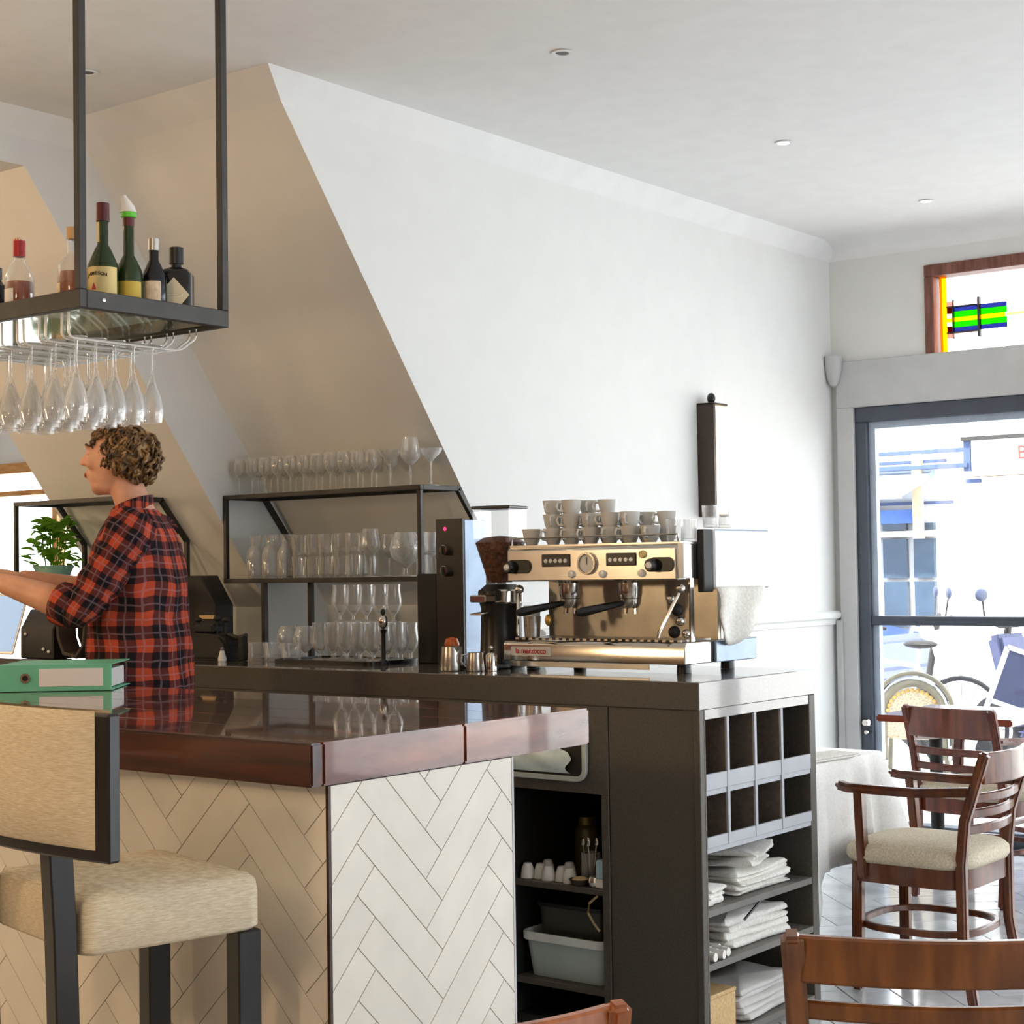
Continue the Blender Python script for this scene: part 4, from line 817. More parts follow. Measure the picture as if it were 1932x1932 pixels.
# ================================================================ BAR STOOL
st = T('bar_stool', 'beige upholstered bar stool with black wooden legs in front of the bar', 'bar stool', (-2.62, 2.105, 0), math.radians(-13))
def sst(u, v): return 0
hw = .215; SB = .735; STP = .838
def seatpart():
    P = rrp(2*hw, .37, .03, 4); k = len(P); rings = []
    for s_, z in ((.96, SB), (1.0, SB + .008), (1.0, STP - .03), (.985, STP - .008), (.93, STP + .002), (.5, STP + .008), (.0, STP + .009)): rings += [(x*s_, y*s_ , z) for x, y in P]
    return MB().raw(rings, [tuple(range(k))[::-1]] + [(q*k+i, q*k+(i+1) % k, (q+1)*k+(i+1) % k, (q+1)*k+i) for q in range(6) for i in range(k)])
seatpart().build('seat', STOOLF, st, ang=50)
for sx in (-1, 1):
    MB().sweep([(sx*(hw - .028), .157, SB), (sx*(hw - .028), .157, 0)], rp(.05, .05)).build('leg', BLACKW, st, bev=.003)
    MB().sweep([(sx*(hw - .03), -.225, .98), (sx*(hw - .03), -.215, SB + .05), (sx*(hw - .03), -.205, .4), (sx*(hw - .03), -.215, 0)], rp(.045, .045), (1, 0, 0)).build('rear_leg', BLACKW, st, bev=.003)
for a, b in (((-hw + .03, .157, .30), (hw - .03, .157, .30)), ((-hw + .04, -.225, .26), (hw - .04, -.225, .26)), ((-hw + .03, -.22, .34), (-hw + .03, .18, .34)), ((hw - .03, -.22, .34), (hw - .03, .18, .34))): MB().sweep([a, b], rp(.022, .035)).build('stretcher', BLACKW, st, bev=.002)
bk = rrp(.60, .245, .02, 3)
def arc(x): return -.225 - .09*(1 - (x/.43)**2)*.75
MB().sweep([(x, arc(x), 1.062) for x in [-.43 + .086*i for i in range(11)]], rp(.028, .25)).build('back_frame', BLACKW, st, bev=.004)
def padf(sgn):
    m = MB(); n = 36; rows = []
    for i in range(n + 1):
        x = -.402 + .804*i/n; e = 1 - abs(2*i/n - 1)**8
        for z, d in ((.958, 0), (.966, .016*e), (1.04, .024*e), (1.15, .018*e), (1.18, .012*e), (1.192, 0)): rows.append((x, arc(x) + sgn*(.0142 + d), z))
    m.raw(rows, [(i*6+j, (i+1)*6+j, (i+1)*6+j+1, i*6+j+1) for i in range(n) for j in range(5)]); return m
padf(-1).build('back_pad', STOOLF, st, ang=60); padf(1).build('front_pad', STOOLF, st, ang=60)
# ================================================================ THE MAN BEHIND THE BAR
MO = V((-4.285, 3.50, 0)); FV = V((-.83, -.558, 0)).normalized(); LV = V((-FV.y, FV.x, 0)) * 1.0
LV = V((.558, -.83, 0)).normalized()
mang = math.atan2(FV.y, FV.x)
man = T('person', 'curly-haired man in a red and black plaid shirt working behind the bar', 'person', MO, mang)
# local axes: +x forward, +y = his RIGHT is -y ... his left is local +y
def cap(m, a, b, ra, rb, n=14, k=6):
    a, b = V(a), V(b); m.sweep([a.lerp(b, i/k) for i in range(k+1)], cp(1, n), (0, 1, .01), [ra + (rb-ra)*i/k for i in range(k+1)]); m.ell(a, (ra,)*3, n=8); m.ell(b, (rb,)*3, n=8)
ye = 1 if (M.Rotation(mang, 3, 'Z') @ V((0, 1, 0))).dot(LV) > 0 else -1
bd = MB()
bd.ell((.062, 0, 1.80), (.102, .077, .103)); bd.ell((.088, 0, 1.752), (.072, .060, .066)); bd.ell((.124, 0, 1.706), (.026, .030, .022)); bd.ell((.10, 0, 1.715), (.05, .052, .03))
cap(bd, (.157, 0, 1.826), (.178, 0, 1.793), .009, .0118); bd.ell((.171, .011, 1.788), (.012, .008, .009), n=6); bd.ell((.171, -.011, 1.788), (.012, .008, .009), n=6)
bd.ell((.158, 0, 1.757), (.012, .024, .007), n=8); bd.ell((.154, 0, 1.744), (.013, .022, .008), n=8); bd.ell((.148, 0, 1.842), (.018, .05, .012), n=8); bd.ell((.13, .04, 1.79), (.028, .026, .024), n=8); bd.ell((.13, -.04, 1.79), (.028, .026, .024), n=8)
for s in (-1, 1): bd.ell((.045, s*.078, 1.79), (.018, .008, .03), n=8)
cap(bd, (-.02, 0, 1.58), (.035, 0, 1.715), .062, .055)
for z, a, b_ in ((1.00, .12, .16), (1.12, .12, .15), (1.25, .12, .155), (1.38, .125, .175), (1.48, .115, .185)): bd.ell((0, 0, z), (a, b_, .11))
cap(bd, (-.02, -.16, 1.535), (-.02, .16, 1.535), .06, .06)
def arm(sh, el, wr, s):
    cap(bd, sh, el, .052, .044); cap(bd, el, V(el).lerp(V(wr), .35), .046, .049); cap(bd, V(el).lerp(V(wr), .35), wr, .049, .030)
    el, wr = V(el), V(wr); d = (wr - el).normalized(); side = V((0, 0, 1)).cross(d).normalized(); upv = d.cross(side)
    c = wr + d*.055
    rot = M((d, side, upv)).transposed()
    bd.ell(c, (.055, .042, .018), rot)
    for i, (o, L) in enumerate(((-.030, .066), (-.010, .080), (.010, .076), (.029, .060))):
        k0 = wr + d*.095 + side*(o*1.0); k1 = k0 + d*L*.5 - upv*.012; k2 = k1 + d*L*.35 - upv*.026; k3 = k2 + d*L*.12 - upv*.022
        cap(bd, k0, k1, .0095, .009, 8, 3); cap(bd, k1, k2, .009, .008, 8, 3); cap(bd, k2, k3, .008, .0072, 8, 2)
    t0 = wr + d*.03 - side*s*.034; t1 = t0 + d*.035 - side*s*.022 - upv*.010; t2 = t1 + d*.03 - side*s*.002 - upv*.014
    cap(bd, t0, t1, .0125, .0105, 8, 3); cap(bd, t1, t2, .0105, .0085, 8, 3)
LS, LE, LW = (-.035, ye*.19, 1.555), (.105, ye*.245, 1.315), (.415, ye*.185, 1.418)
RS, RE, RWr = (-.02, -ye*.185, 1.55), (.14, -ye*.235, 1.345), (.41, -ye*.10, 1.415)
arm(LS, LE, LW, ye); arm(RS, RE, RWr, -ye)
for s in (-1, 1):
    cap(bd, (0, s*.095, .98), (.02, s*.10, .53), .085, .058); cap(bd, (.02, s*.10, .53), (-.02, s*.10, .11), .058, .042); cap(bd, (-.02, s*.10, .07), (.14, s*.105, .045), .045, .036)
body = bd.build('body', SKIN, man, recalc=True)
rm_ = body.modifiers.new('r', 'REMESH'); rm_.mode = 'VOXEL'; rm_.voxel_size = .006; sm_ = body.modifiers.new('s', 'SMOOTH'); sm_.iterations = 4; sm_.factor = .5
applied(body)
for s in (-1, 1):
    MB().ell((.139, s*.031, 1.815), (.011, .012, .009), n=8).build('eye', PORC, man); MB().ell((.1475, s*.033, 1.815), (.004, .005, .005), n=6).build('iris', BLACKM, man)
    MB().tube([(.158, s*.018, 1.843), (.155, s*.035, 1.848), (.142, s*.052, 1.842)], [.004, .005, .003], 6).build('eyebrow', mat('brown_brow', (70, 48, 30), .8), man)
MB().ell((.1655, 0, 1.7505), (.006, .022, .0095), n=8).build('lips', mat('lip_skin', (190, 104, 92), .5), man)
# hair
HAIR = NT('golden_brown_hair'); HAIR.b.inputs['Roughness'].default_value = .42
HAIR.l(HAIR.ramp(HAIR.noise(38, 3), [(.32, lin((52, 36, 20))), (.52, lin((116, 84, 48))), (.72, lin((190, 150, 96)))]), HAIR.b.inputs['Base Color']); HAIR = HAIR.m
rr = random.Random(5); hc = V((.022, 0, 1.803)); hr = V((.098, .092, .098))
def inhair(p): return p.x < .112 + (p.z - 1.80)*.12 + max(0, p.z - 1.855)*1.2 and p.z > 1.79 - (.105 - p.x)*.50 - .004
def hfn(q):
    k = 1 + .10*NZ.noise(q*32) + .05*NZ.noise(q*70); w_ = hc + q
    if not inhair(w_): k *= .80
    return q*k
h = MB(); h.ell(hc, hr*.97, n=26, fn=hfn)
cnt = 0
while cnt < 390:
    d = V((rr.gauss(0, 1), rr.gauss(0, 1), rr.gauss(0, 1))).normalized(); p = hc + V((d.x*hr.x, d.y*hr.y, d.z*hr.z))*rr.uniform(.93, 1.03)
    if cnt >= 330: p = V((rr.uniform(.075, .128), rr.uniform(-.055, .055), 0)); p.z = 1.80 + .107*max(0, 1 - ((p.x - .062)/.105)**2 - (p.y/.08)**2)**.5; d = (p - V((.062, 0, 1.80))).normalized()
    if cnt < 330 and not inhair(p): continue
    cnt += 1
    nrm = d; tg = (V((-.35, 0, -1)) + V((rr.uniform(-.5, .5), rr.uniform(-.6, .6), rr.uniform(-.3, .3)))); tg = (tg - nrm*tg.dot(nrm)).normalized(); b_ = nrm.cross(tg)
    L = rr.uniform(.03, .055); R_ = rr.uniform(.005, .010); ph = rr.uniform(0, 6); pts = []
    for i in range(9):
        t = i/8; a = ph + t*rr.uniform(5.5, 6.5); pts.append(p + tg*(L*(t - .4)) + b_*(R_*math.cos(a)) + nrm*(R_*.8*math.sin(a) + .004 - .022*(t - .4)**2))
    h.tube(pts, [.0022, .0042, .005, .005, .005, .005, .0045, .0036, .0018], 5)
h.build('hair', HAIR, man, ang=80)
# shirt
PLA = plaid('plaid_shirt_cloth', .16, .088); PLS = plaid('plaid_sleeve_cloth', .075, .08)
RG = [(.92, .158, .20), (1.00, .163, .198), (1.08, .165, .195), (1.18, .16, .195), (1.28, .152, .20), (1.38, .146, .21), (1.46, .138, .212), (1.52, .126, .205), (1.56, .11, .182), (1.59, .094, .14), (1.615, .08, .095), (1.635, .07, .075)]
def ringat(t):
    q = t*(len(RG) - 1); i = min(int(q), len(RG) - 2); f = q - i; f = f*f*(3 - 2*f)*.4 + f*.6
    return [RG[i][k]*(1 - f) + RG[i+1][k]*f for k in range(3)]
def shf(u, v):
    z, a, b_ = ringat(v); th = 2*PI*u; e = 2/2.3; c, s = math.cos(th), math.sin(th)
    x = a*math.copysign(abs(c)**e, c); y = b_*math.copysign(abs(s)**e, s)
    fold = .010*NZ.noise(V((c*2.2, s*2.2, z*9))) + .006*math.sin(7*th + 9*z + 3*NZ.noise(V((c, s, z*4)))) * (1 - v)
    k = 1 + fold/.15; off = .012*max(0, v - .75)*4
    return (x*k - .012*(1 - v) + off*.6, y*k, z + .004*NZ.noise(V((c*3, s*3, 5))))
shirt = MB().grid(shf, 72, 56).build('shirt', PLA, man, ang=80)
cl_ = MB().sweep([(.062*math.cos(a) + .012, .066*math.sin(a), 1.640 - .022*math.cos(a)) for a in [2*PI*i/28 for i in range(28)]], rp(.008, .042), (0, 0, 1), closed=True); cl_.build('collar', PLA, shirt, bev=.002)
def sleeve(S, E_, Wr, side):
    S, E_, Wr = V(S), V(E_), V(Wr); d = (Wr - E_).normalized(); end = E_ + d*.075; fs = 1 if side == ye else .86
    Z = (E_ - S).normalized(); X = Z.cross(V((0, 1, 0))).normalized(); Y = Z.cross(X); Mx = M((X, Y, Z)).transposed(); inv = Mx.inverted(); S0 = S - Z*.03
    P = [S0 + V((0, -side*.03, .01)), S + Z*.02, S + Z*.09, S + Z*.16, E_ - Z*.07, E_ - Z*.03 + d*.004, E_ + d*.02, E_ + d*.05, end]; rad = [q*fs for q in (.072, .078, .073, .068, .066, .066, .065, .062, .060)]
    PP, RR = [], []
    for i in range(len(P) - 1):
        for k in range(5): t = k/5; PP.append(inv @ (P[i].lerp(P[i+1], t) - S)); RR.append(rad[i] + (rad[i+1] - rad[i])*t)
    PP.append(inv @ (P[-1] - S)); RR.append(rad[-1]); m = MB(); n = 30
    m.sweep(PP, cp(1, n), (0, 1, .02), RR)
    m.v = [tuple(V(p) + (V((p[0], p[1], 0)).normalized() if abs(p[0]) + abs(p[1]) > 1e-6 else V((0, 0, 0)))*(.011*NZ.noise(V(p)*16 + V((side*3, 0, 0))) + .004*math.sin(p[2]*110 + 6*NZ.noise(V(p)*9)))) for p in m.v]
    o = m.build('sleeve', PLS, shirt, ang=80); o.matrix_local = M.Translation(S) @ Mx.to_4x4()
    c = MB(); e0 = inv @ (end - S); dd = (inv @ d)
    c.tube([e0 - dd*.05, e0 - dd*.045, e0 - dd*.02, e0 + dd*.004, e0 + dd*.012], [.060, .069, .070, .068, .058], 22, (0, 1, .02))
    o = c.build('cuff', PLS, shirt, ang=60); o.matrix_local = M.Translation(S) @ Mx.to_4x4()
sleeve(LS, LE, LW, ye); sleeve(RS, RE, RWr, -ye)
pn_ = MB(); cap(pn_, (0, 0, .93), (0, 0, 1.03), .15, .15)
for s in (-1, 1): pn_.sweep([(0, s*.085, 1.0), (.01, s*.095, .8), (.02, s*.10, .53), (.0, s*.10, .3), (-.02, s*.10, .07)], cp(1, 16), (0, 1, .01), [.11, .10, .078, .068, .066])
pn_.build('jeans', DENIM, man)
for s in (-1, 1): MB().ell((.045, s*.105, .045), (.15, .055, .045), n=10, fn=lambda q: V((q.x, q.y, max(q.z, -.043)))).build('shoe', BLACKM, man)
# ================================================================ CHAIRS AND TABLES
CHAIRY = wood('golden_brown_beech', (92, 50, 18), (138, 84, 36), .28, (6, 6, 1), 5, coat=.4)
LINENW = fabric('bright_white_linen', (238, 236, 232), (250, 248, 244), (20, 20, 20), 6, bump=.15)
def chair(name, label, cat, loc, rz, wood_m, arms=False, slats=3, h=.82, w=.43, d=.43, group=None, rail_h=.10, seat_z=.45, rake=.07, spread=0, pw=.034):
    t = T(name, label, cat, loc, rz, group); hw = w/2 - .02
    # forward = +y
    for s in (-1, 1):
        MB().sweep([(s*(hw + .005), -d/2 + .015 - .03, 0), (s*hw, -d/2 + .02, .22), (s*hw, -d/2 + .02, seat_z), (s*(hw + spread*.4), -d/2 + .005, seat_z + .14), (s*(hw + spread), -d/2 - rake, h)], rp(pw, .036), (1, 0, 0)).build('rear_leg', wood_m, t, bev=.009, seg=3)
        fl = seat_z - .03
        MB().sweep([(s*(hw - .008), d/2 - .045, 0), (s*(hw - .014), d/2 - .05, seat_z - .06), (s*(hw - .016), d/2 - .055, fl)], rp(.036, .036), (1, 0, 0)).build('front_leg', wood_m, t, bev=.006, seg=2)
        if arms:
            MB().sweep([(s*(hw + .014), d/2 - .085, seat_z - .07), (s*(hw + .016), d/2 - .08, seat_z + .05), (s*(hw + .008), d/2 - .07, seat_z + .215)], rp(.03, .042), (1, 0, 0)).build('arm_support', wood_m, t, bev=.005, seg=2)
            z = seat_z + .225; MB().sweep([(s*hw, -d/2 - .02, z + .01), (s*(hw + .01), -.05, z - .004), (s*(hw + .012), d/2 - .03, z - .002), (s*(hw + .008), d/2 + .01, z + .006)], rp(.045, .03)).build('armrest', wood_m, t, bev=.010, seg=2)
    P = rrp(w + .02, d + .02, .11, 8); k = len(P)
    ap = MB(); n = k; ap.raw([(x*.95, y*.95, seat_z - .085) for x, y in P] + [(x*.95, y*.95, seat_z - .02) for x, y in P] , [tuple(range(k))[::-1], tuple(range(k, 2*k))] + [(i, (i+1) % k, k+(i+1) % k, k+i) for i in range(k)]); ap.build('apron', wood_m, t, ang=50)
    st_ = MB(); rings = []
    for s_, z in ((.97, seat_z - .02), (1.01, seat_z - .005), (1.0, seat_z + .02), (.93, seat_z + .036), (.75, seat_z + .046), (.4, seat_z + .052), (.0, seat_z + .053)): rings += [(x*s_, y*s_, z) for x, y in P]
    st_.raw(rings, [tuple(range(k))[::-1]] + [(q*k+i, q*k+(i+1) % k, (q+1)*k+(i+1) % k, (q+1)*k+i) for q in range(6) for i in range(k)]); st_.build('seat', SEATF, t, ang=60)
    MB().sweep([(x*.93, y*.93, .215) for x, y in rrp(w, d, .16, 8)], rp(.02, .022), closed=True).build('stretcher_ring', wood_m, t, bev=.003)
    def curved(z, hh, th, ins=0):
        f_ = (z - seat_z - .14)/(h - seat_z - .14); yb = -d/2 + .005 - (rake + .005)*max(0, f_); ww = hw - .008 + spread*(.4 + .6*f_)
        return MB().sweep([(-ww + 2*ww*i/10, yb - .035*(1 - (2*i/10 - 1)**2), z) for i in range(11)], rp(th, hh))
    curved(h - rail_h/2 - .004, rail_h, .020).build('top_rail', wood_m, t, bev=.004)
    zb = h - rail_h
    for i in range(slats):
        z = zb - (zb - seat_z - .10)*(i + 1)/(slats + (.2 if slats > 1 else .6)); curved(z, .030, .016).build('slat', wood_m, t, bev=.004)
    return t
chair('armchair', 'brown ladder-back armchair with cream seat beside the white-clothed table', 'chair', (-2.37, 5.30, 0), PI/2, CHAIRW, True, 3, .815, .43, .44)
chair('dining_chair', 'dark red-brown chair with its back turned, drawn up to the small window table', 'chair', (-2.80, 6.86, 0), -.16, CHAIRR, True, 2, .82, .45, .44, rail_h=.125, spread=.0, rake=.06)
chair('dining_chair', 'large brown chair back in the near right foreground', 'chair', (-1.235, 2.70, 0), math.atan2(.514, .858), CHAIRY, False, 4, .838, .44, .44, rail_h=.075, rake=.05, pw=.046, spread=.022)
chair('dining_chair', 'orange-brown chair whose rounded back corner shows at the bottom edge', 'chair', (-1.645, 1.85, 0), math.radians(63.4), CHAIRO, False, 2, .82, .44, .44, rail_h=.09, rake=.05)
chair('dining_chair', 'red-brown chair cut by the right edge beyond the window table', 'chair', (-2.72, 7.50, 0), 3.05, CHAIRR, False, 2, .83, .43, .42, rail_h=.10)
chair('dining_chair', 'chair with pale cushion cut by the right edge beside the second table', 'chair', (-2.22, 6.62, 0), PI/2, CHAIRR, False, 2, .82, .42, .44, rail_h=.09)
TBW = wood('red_brown_table_wood', (120, 50, 34), (164, 86, 62), .16, (1, 12, 12), 3, coat=.6)
def table(label, loc, rz, w, d, z=.75, cx=0, cy=0):
    t = T('dining_table', label, 'table', loc, rz)
    MB().b2((-w/2, -d/2, z - .03), (w/2, d/2, z)).build('tabletop', TBW, t, bev=.006, seg=2)
    MB().lathe([(.03, .03), (.03, z - .04), (.12, z - .03), (0, z - .03)], c=(cx, cy, 0), n=14).build('column', BLACKM, t); MB().lathe([(0, 0), (.11, 0), (.11, .012), (.05, .035), (0, .035)], c=(cx, cy, 0), n=18).build('base', BLACKM, t); return t
table('small red-brown table standing against the front window', (-2.99, 7.16, 0), .02, .62, .62, cx=-.16)
table('second red-brown table at the right edge by the window', (-2.06, 7.24, 0), .0, .66, .62)
# table with white cloth
table('table hidden under the white draped cloth behind the counter', (-3.08, 5.265, 0), 0, .78, .60, .738)
def clothtop():
    hx, hy = .41, .312; m = MB(); n = 80; rings = []
    per = []
    for i in range(n):
        q = 4*i/n; s = int(q); f = q - s
        per.append(((-hx + 2*hx*f, -hy), (hx, -hy + 2*hy*f), (hx - 2*hx*f, hy), (-hx, hy - 2*hy*f))[s])
    for dz, sp in ((0, 0), (.004, .005), (.05, .007), (.12, .012), (.20, .018), (.28, .023), (.355, .028)):
        for i, (x, y) in enumerate(per):
            cx = abs(x)/hx; cy = abs(y)/hy; corner = max(0, min(cx, cy) - .72)/.28
            wv = math.sin(x*31 + 1)*.8 + math.sin(y*37 + 2)*.8 + .5*math.sin(x*61 + y*50)
            nx, ny = (x/hx if cx > .985 else 0), (y/hy if cy > .985 else 0)
            drop = dz*(1 + .38*corner); k = sp*(.35 + .45*wv*(dz > .02)) + .05*corner*dz/.3
            rings.append((x + nx*k*1.5, y + ny*k*1.2, .7415 - drop))
    m.raw(rings + [(0, 0, .743)], [(r*n+i, r*n+(i+1) % n, (r+1)*n+(i+1) % n, (r+1)*n+i) for r in range(6) for i in range(n)] + [((i+1) % n, i, 7*n) for i in range(n)])
    return m
o = clothtop().build('tablecloth', LINENW, loc=(-3.08, 5.265, 0), ang=70); so = o.modifiers.new('t', 'SOLIDIFY'); so.thickness = .0022; so.offset = 1; applied(o)
tag(o, 'white cloth draped over the table behind the counter end', 'tablecloth')
nk = T('folded_napkin', 'folded cream napkin lying on the white tablecloth', 'napkin', (-2.72, 5.20, .747), 1.45); MB().b2((-.17, -.06, 0), (.17, .06, .007)).build('fold', LINEN, nk, bev=.002); MB().b2((-.165, -.055, .0075), (.165, .058, .013)).build('fold', LINEN, nk, bev=.002)
# ================================================================ OUTSIDE
PAVE = mat('pale_paving', (214, 212, 208), .8, var=.06, vs=3); FACW = mat('white_render', (236, 236, 234), .85, var=.03); FACB = mat('blue_grey_joinery', (62, 80, 122), .6); WINB = mat('dim_shop_glass', (62, 80, 98), .25); AWN = mat('pale_awning', (150, 168, 190), .8, var=.03); BLUEB = mat('blue_banner', (84, 124, 196), .6); TANP = mat('tan_paint', (216, 190, 150), .7); CARB = mat('blue_car_paint', (50, 72, 124), .3, coat=.4); TYRE = mat('black_tyre', (34, 34, 38), .8); SEATB = mat('blue_black_vinyl', (48, 58, 86), .5); SCW = mat('white_scooter_paint', (226, 230, 236), .3, coat=.5); SHUT = mat('blue_grey_panel', (66, 72, 104), .6)
struct(MB().b2((-30, 8.15, -.1), (25, 30, -.02)).build('floor_street', PAVE))
bl = T('street_building', 'white shopfront building with blue joinery across the street', 'building', (-7.6, 16, -.02))
MB().b2((-14, .0, 0), (12, .5, 4.2)).build('wall', FACW, bl)
def bb(n, x0, x1, z0, z1, y, m, th=.06): MB().b2((x0, -y - th, z0), (x1, -y, z1)).build(n, m, bl)
bb('cornice', -3, 1.12, 2.56, 2.60, .10, FACB); bb('cornice', -3, .78, 2.47, 2.50, .08, FACB); bb('cornice', -3, 1.05, 2.40, 2.44, .12, FACB, .1)
aw = MB().prism([(-.02, 2.40), (-.75, 2.20), (-.75, 2.12), (-.02, 2.34)], 'x', -3, .62).build('awning', AWN, bl)
for i in range(14): MB().prism([(-.755, 2.125), (-.745, 2.125), (-.745, 2.07 + .02*(i % 2)), (-.755, 2.07 + .02*(i % 2))], 'x', -2.9 + i*.25, -2.66 + i*.25).build('valance', AWN, bl)
bb('fascia_line', -3, .82, 2.05, 2.08, .02, FACB); bb('banner', -.05, .44, 1.86, 2.00, .03, BLUEB); bb('column', .45, .55, 1.70, 2.56, .14, TANP)
for x0, x1 in ((.06, .32), (.40, .62)):
    bb('window', x0, x1, 1.79, 1.86, .02, WINB); bb('window', x0, x1, 1.30, 1.70, .02, WINB); bb('window', x0, x1, .80, 1.26, .02, WINB)
bb('post', -.10, -.04, .9, 2.06, .03, FACB); bb('frame', -.04, .8, 1.72, 1.78, .05, FACW)
sgn = MB().b2((1.10, -.22, 2.30), (4.2, -.12, 2.66)).build('sign_board', mat('cream_sign', (250, 246, 240), .7), bl)
MB().b2((1.0, -.24, 2.66), (4.3, -.10, 2.70)).build('sign_edge', STEEL_D, sgn); MB().b2((1.05, -.24, 2.30), (4.3, -.10, 2.315)).build('sign_edge', TANP, sgn)
text('sign_lettering', 'Ba', .19, mat('brown_red_sign_paint', (120, 52, 44), .7), sgn, (1.66, -.225, 2.51), (PI/2, 0, 0), .002)
bb('bracket', 1.0, 1.07, 2.36, 2.66, .12, FACB); bb('bracket', 1.02, 1.16, 2.24, 2.28, .12, FACB)
bb('shop_sill', 1.28, 4, 1.78, 1.80, .1, TANP); bb('window', 1.36, 4, 1.48, 1.66, .02, mat('grey_green_glass', (150, 166, 160), .2)); bb('plinth', 1.0, 4, 0, .35, .02, FACW)
def car_at(label, loc, rz):
    t = T('car', label, 'car', loc, rz)
    MB().prism([(-2.0, .3), (-1.98, .62), (-1.2, .78), (-.6, 1.28), (.7, 1.32), (1.35, .86), (1.95, .74), (2.02, .4), (1.9, .28)], 'y', -.8, .8).build('body', CARB, t, bev=.06, seg=2)
    for s in (-1, 1): MB().prism([(-1.0, .82), (-.52, 1.2), (.62, 1.23), (1.08, .86)], 'y', s*.805 - .004, s*.805 + .004).build('window', WINB, t)
    for x in (-1.25, 1.25):
        for s in (-1, 1): MB().lathe([(0, -.1), (.2, -.1), (.31, -.09), (.31, .09), (.2, .1), (0, .1)], c=(x, s*.74, .31), n=18, R=M.Rotation(PI/2, 3, 'X')).build('wheel', TYRE, t)
    return t
car_at('blue parked car across the street seen through the door', (-8.9, 14.9, -.02), 0)
qw = MB().b2((-9.5, 13.5, -.02), (-6.55, 13.75, .90)).b2((-9.5, 13.46, .90), (-6.52, 13.79, .94)); tag(qw.build('pavement_glare_block', FACW), 'added white block standing in for the blown-out pavement below the blue car', 'wall')  # added block, its white imitates overexposed pavement and hides the car's lower half
def scooter(label, loc, rz, body=SCW):
    t = T('scooter', label, 'scooter', loc, rz, 'two-wheelers parked in the street')
    for x in (-.6, .62):
        MB().lathe([(.12, -.04), (.24, -.05), (.26, 0), (.24, .05), (.12, .04), (.1, 0), (.12, -.04)], c=(x, 0, .26), n=20, R=M.Rotation(PI/2, 3, 'X')).build('wheel', TYRE, t)
    MB().prism([(-.85, .55), (-.6, .72), (-.1, .70), (.05, .32), (.38, .30), (.42, .24), (-.1, .22), (-.35, .34), (-.6, .42)], 'y', -.15, .15).build('body', body, t, bev=.04, seg=2)
    MB().prism([(-.75, .72), (-.6, .80), (-.1, .80), (.0, .72)], 'y', -.13, .13).build('seat', SEATB, t, bev=.03, seg=2)
    MB().prism([(.36, .3), (.46, .32), (.62, .92), (.5, .95)], 'y', -.17, .17).build('leg_shield', body, t, bev=.03, seg=2)
    MB().tube([(.66, 0, .3), (.54, 0, 1.0)], .025, 8).build('fork', STEEL_D, t)
    MB().tube([(.48, -.33, 1.04), (.54, -.1, 1.0), (.54, .1, 1.0), (.48, .33, 1.04)], .018, 8).build('handlebar', BLACKM, t)
    for s in (-1, 1):
        mr = MB().ell((.5, s*.36, 1.22), (.02, .07, .045), n=8).build('mirror', SEATB, t); MB().tube([(.52, s*.3, 1.04), (.5, s*.35, 1.2)], .007, 6).build('mirror_stalk', BLACKM, mr)
    MB().ell((.62, 0, .93), (.06, .09, .07), n=8).build('headlamp', PORC, t)
    return t
scooter('white scooter with dark mirrors parked behind the street chairs', (-6.9, 12.3, -.02), 2.75)
scooter('white scooter facing the door at the right side of the view', (-4.75, 12.2, -.02), -2.6)
scooter('dark-panelled scooter parked close to the right edge', (-3.9, 11.2, -.02), 2.9, SHUT)
scooter('scooter half hidden by the left door frame outside', (-6.7, 10.9, -.02), -.5, SHUT)
def bike(label, loc, rz):
    t = T('bicycle', label, 'bicycle', loc, rz, 'two-wheelers parked in the street')
    for x in (-.52, .54):
        wh = MB(); wh.sweep([(x + .33*math.cos(a), 0, .34 + .33*math.sin(a)) for a in [2*PI*i/28 for i in range(28)]], cp(.017, 6), (0, 1, 0), closed=True)
        for i in range(8): a = PI*i/8; wh.tube([(x + .32*math.cos(a), 0, .34 + .32*math.sin(a)), (x - .32*math.cos(a), 0, .34 - .32*math.sin(a))], .0025, 4)
        wh.build('wheel', TYRE, t)
    f = MB()
    for a, b in (((-.52, .34), (-.1, .3)), ((-.1, .3), (-.2, .86)), ((-.52, .34), (-.18, .74)), ((-.1, .3), (.38, .74)), ((-.18, .74), (.38, .80)), ((.54, .34), (.36, .95))): f.tube([(a[0], 0, a[1]), (b[0], 0, b[1])], .017, 8)
    f.build('frame', SCW, t); MB().ell((-.21, 0, .89), (.13, .07, .03), n=8).build('saddle', BLACKM, t); MB().tube([(.25, -.28, .98), (.36, -.1, 1.02), (.36, .1, 1.02), (.25, .28, .98)], .012, 8).build('handlebar', BLACKM, t); return t
bike('white-framed bicycle leaning among the scooters', (-5.0, 10.7, -.02), 3.0)
bike('white-framed bicycle near the left of the door outside', (-7.5, 12.9, -.02), .1)
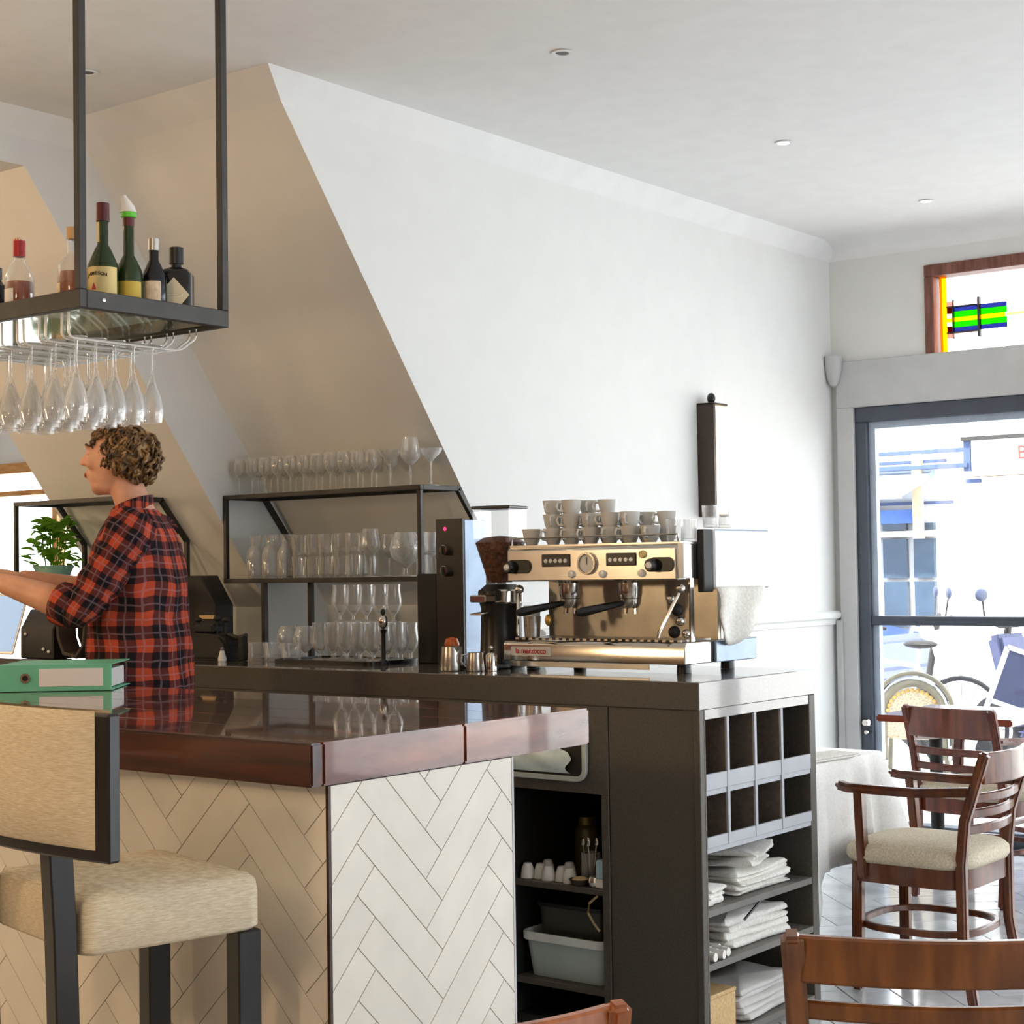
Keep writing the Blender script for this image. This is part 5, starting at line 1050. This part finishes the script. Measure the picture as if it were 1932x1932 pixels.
# folding street sign boards (white frames with blue-grey panels)
def board(label, loc, rz):
    t = T('sign_board', label, 'sign', loc, rz, 'white-framed boards outside the window')
    f = MB(); w, h = .52, .34
    for a, b in (((-w/2, 0), (-w/2, h)), ((w/2, 0), (w/2, h)), ((-w/2, h), (w/2, h)), ((-w/2, 0), (w/2, 0)), ((0, 0), (0, h))): f.sweep([(a[0], 0, a[1]), (b[0], 0, b[1])], rp(.03, .03), (0, 1, 0))
    f.build('frame', SCW, t)
    for s in (-1, 1): MB().b2((s*w/4 - w/4 + .015, -.006, .015), (s*w/4 + w/4 - .015, .006, h - .015)).build('panel', SHUT, t)
    for s in (-1, 1): MB().b2((s*w/2 - .015, -.015, -.55), (s*w/2 + .015, .015, 0)).build('leg', SCW, t)
    return t
board('white-framed board with blue-grey panels outside right of the cane chair', (-3.72, 9.85, .50), .5).rotation_euler = (0, .35, .5)
board('second white-framed blue-grey board at the right edge outside', (-3.05, 9.6, .52), .4).rotation_euler = (0, -.3, .5)
# terrace chair of woven cane
CANE = mat('woven_cane', (206, 188, 160), .6, var=.2, vs=120, bump=.5, bs=90); CANED = mat('grey_cane_rim', (120, 114, 96), .5, var=.2); CANEY = mat('yellow_cane_edge', (216, 176, 96), .5)
bq = T('cane_chair', 'round-backed woven cane bistro chair on the terrace outside', 'chair', (-4.12, 9.05, -.02), .35)
def arch(r, z0, s=1): return [(r*math.cos(a), -.02*math.sin(a), z0 + s*r*math.sin(a)) for a in [PI*i/24 for i in range(25)]]
for r, th, m, n_ in ((.225, .014, CANED, 'outer_hoop'), (.198, .006, SCW, 'middle_hoop'), (.168, .022, CANED, 'inner_hoop')):
    pth = [(-r, 0, .30)] + arch(r, .58)[::-1] + [(r, 0, .30)]; MB().tube(pth, th, 8, up=(0, 1, 0)).build(n_, m, bq)
MB().prism([(p[0], p[2]) for p in arch(.15, .56)] + [(-.15, .44), (.15, .44)], 'y', -.006, .006).build('cane_back', CANE, bq)
for i in range(17):
    a = PI*i/16; MB().ell((.148*math.cos(a), -.012, .56 + .148*math.sin(a)), (.013, .008, .013), n=5).build('weave_knot', CANEY, bq)
MB().lathe([(0, .42), (.2, .42), (.21, .435), (.2, .45), (0, .45)], c=(0, .18, 0), n=20).build('seat', CANE, bq)
for x, y in ((-.18, .02), (.18, .02), (-.16, .34), (.16, .34)): MB().tube([(x*1.1, y, 0), (x, y, .42)], .014, 8).build('leg', CANED, bq)
# ================================================================ lift loose things clear of what they stand on
for o in list(SC.objects):
    if o.parent is None and o.get('category') in ('cup', 'glass', 'bottle', 'jar', 'dish', 'lid', 'carton', 'tub', 'crate', 'linen', 'napkin', 'box', 'corks', 'tray', 'shelf', 'plant', 'coffee machine', 'grinder', 'boiler', 'tamper', 'jug', 'shaker', 'caddy', 'printer', 'corkscrew'):
        o.location.z += .0008
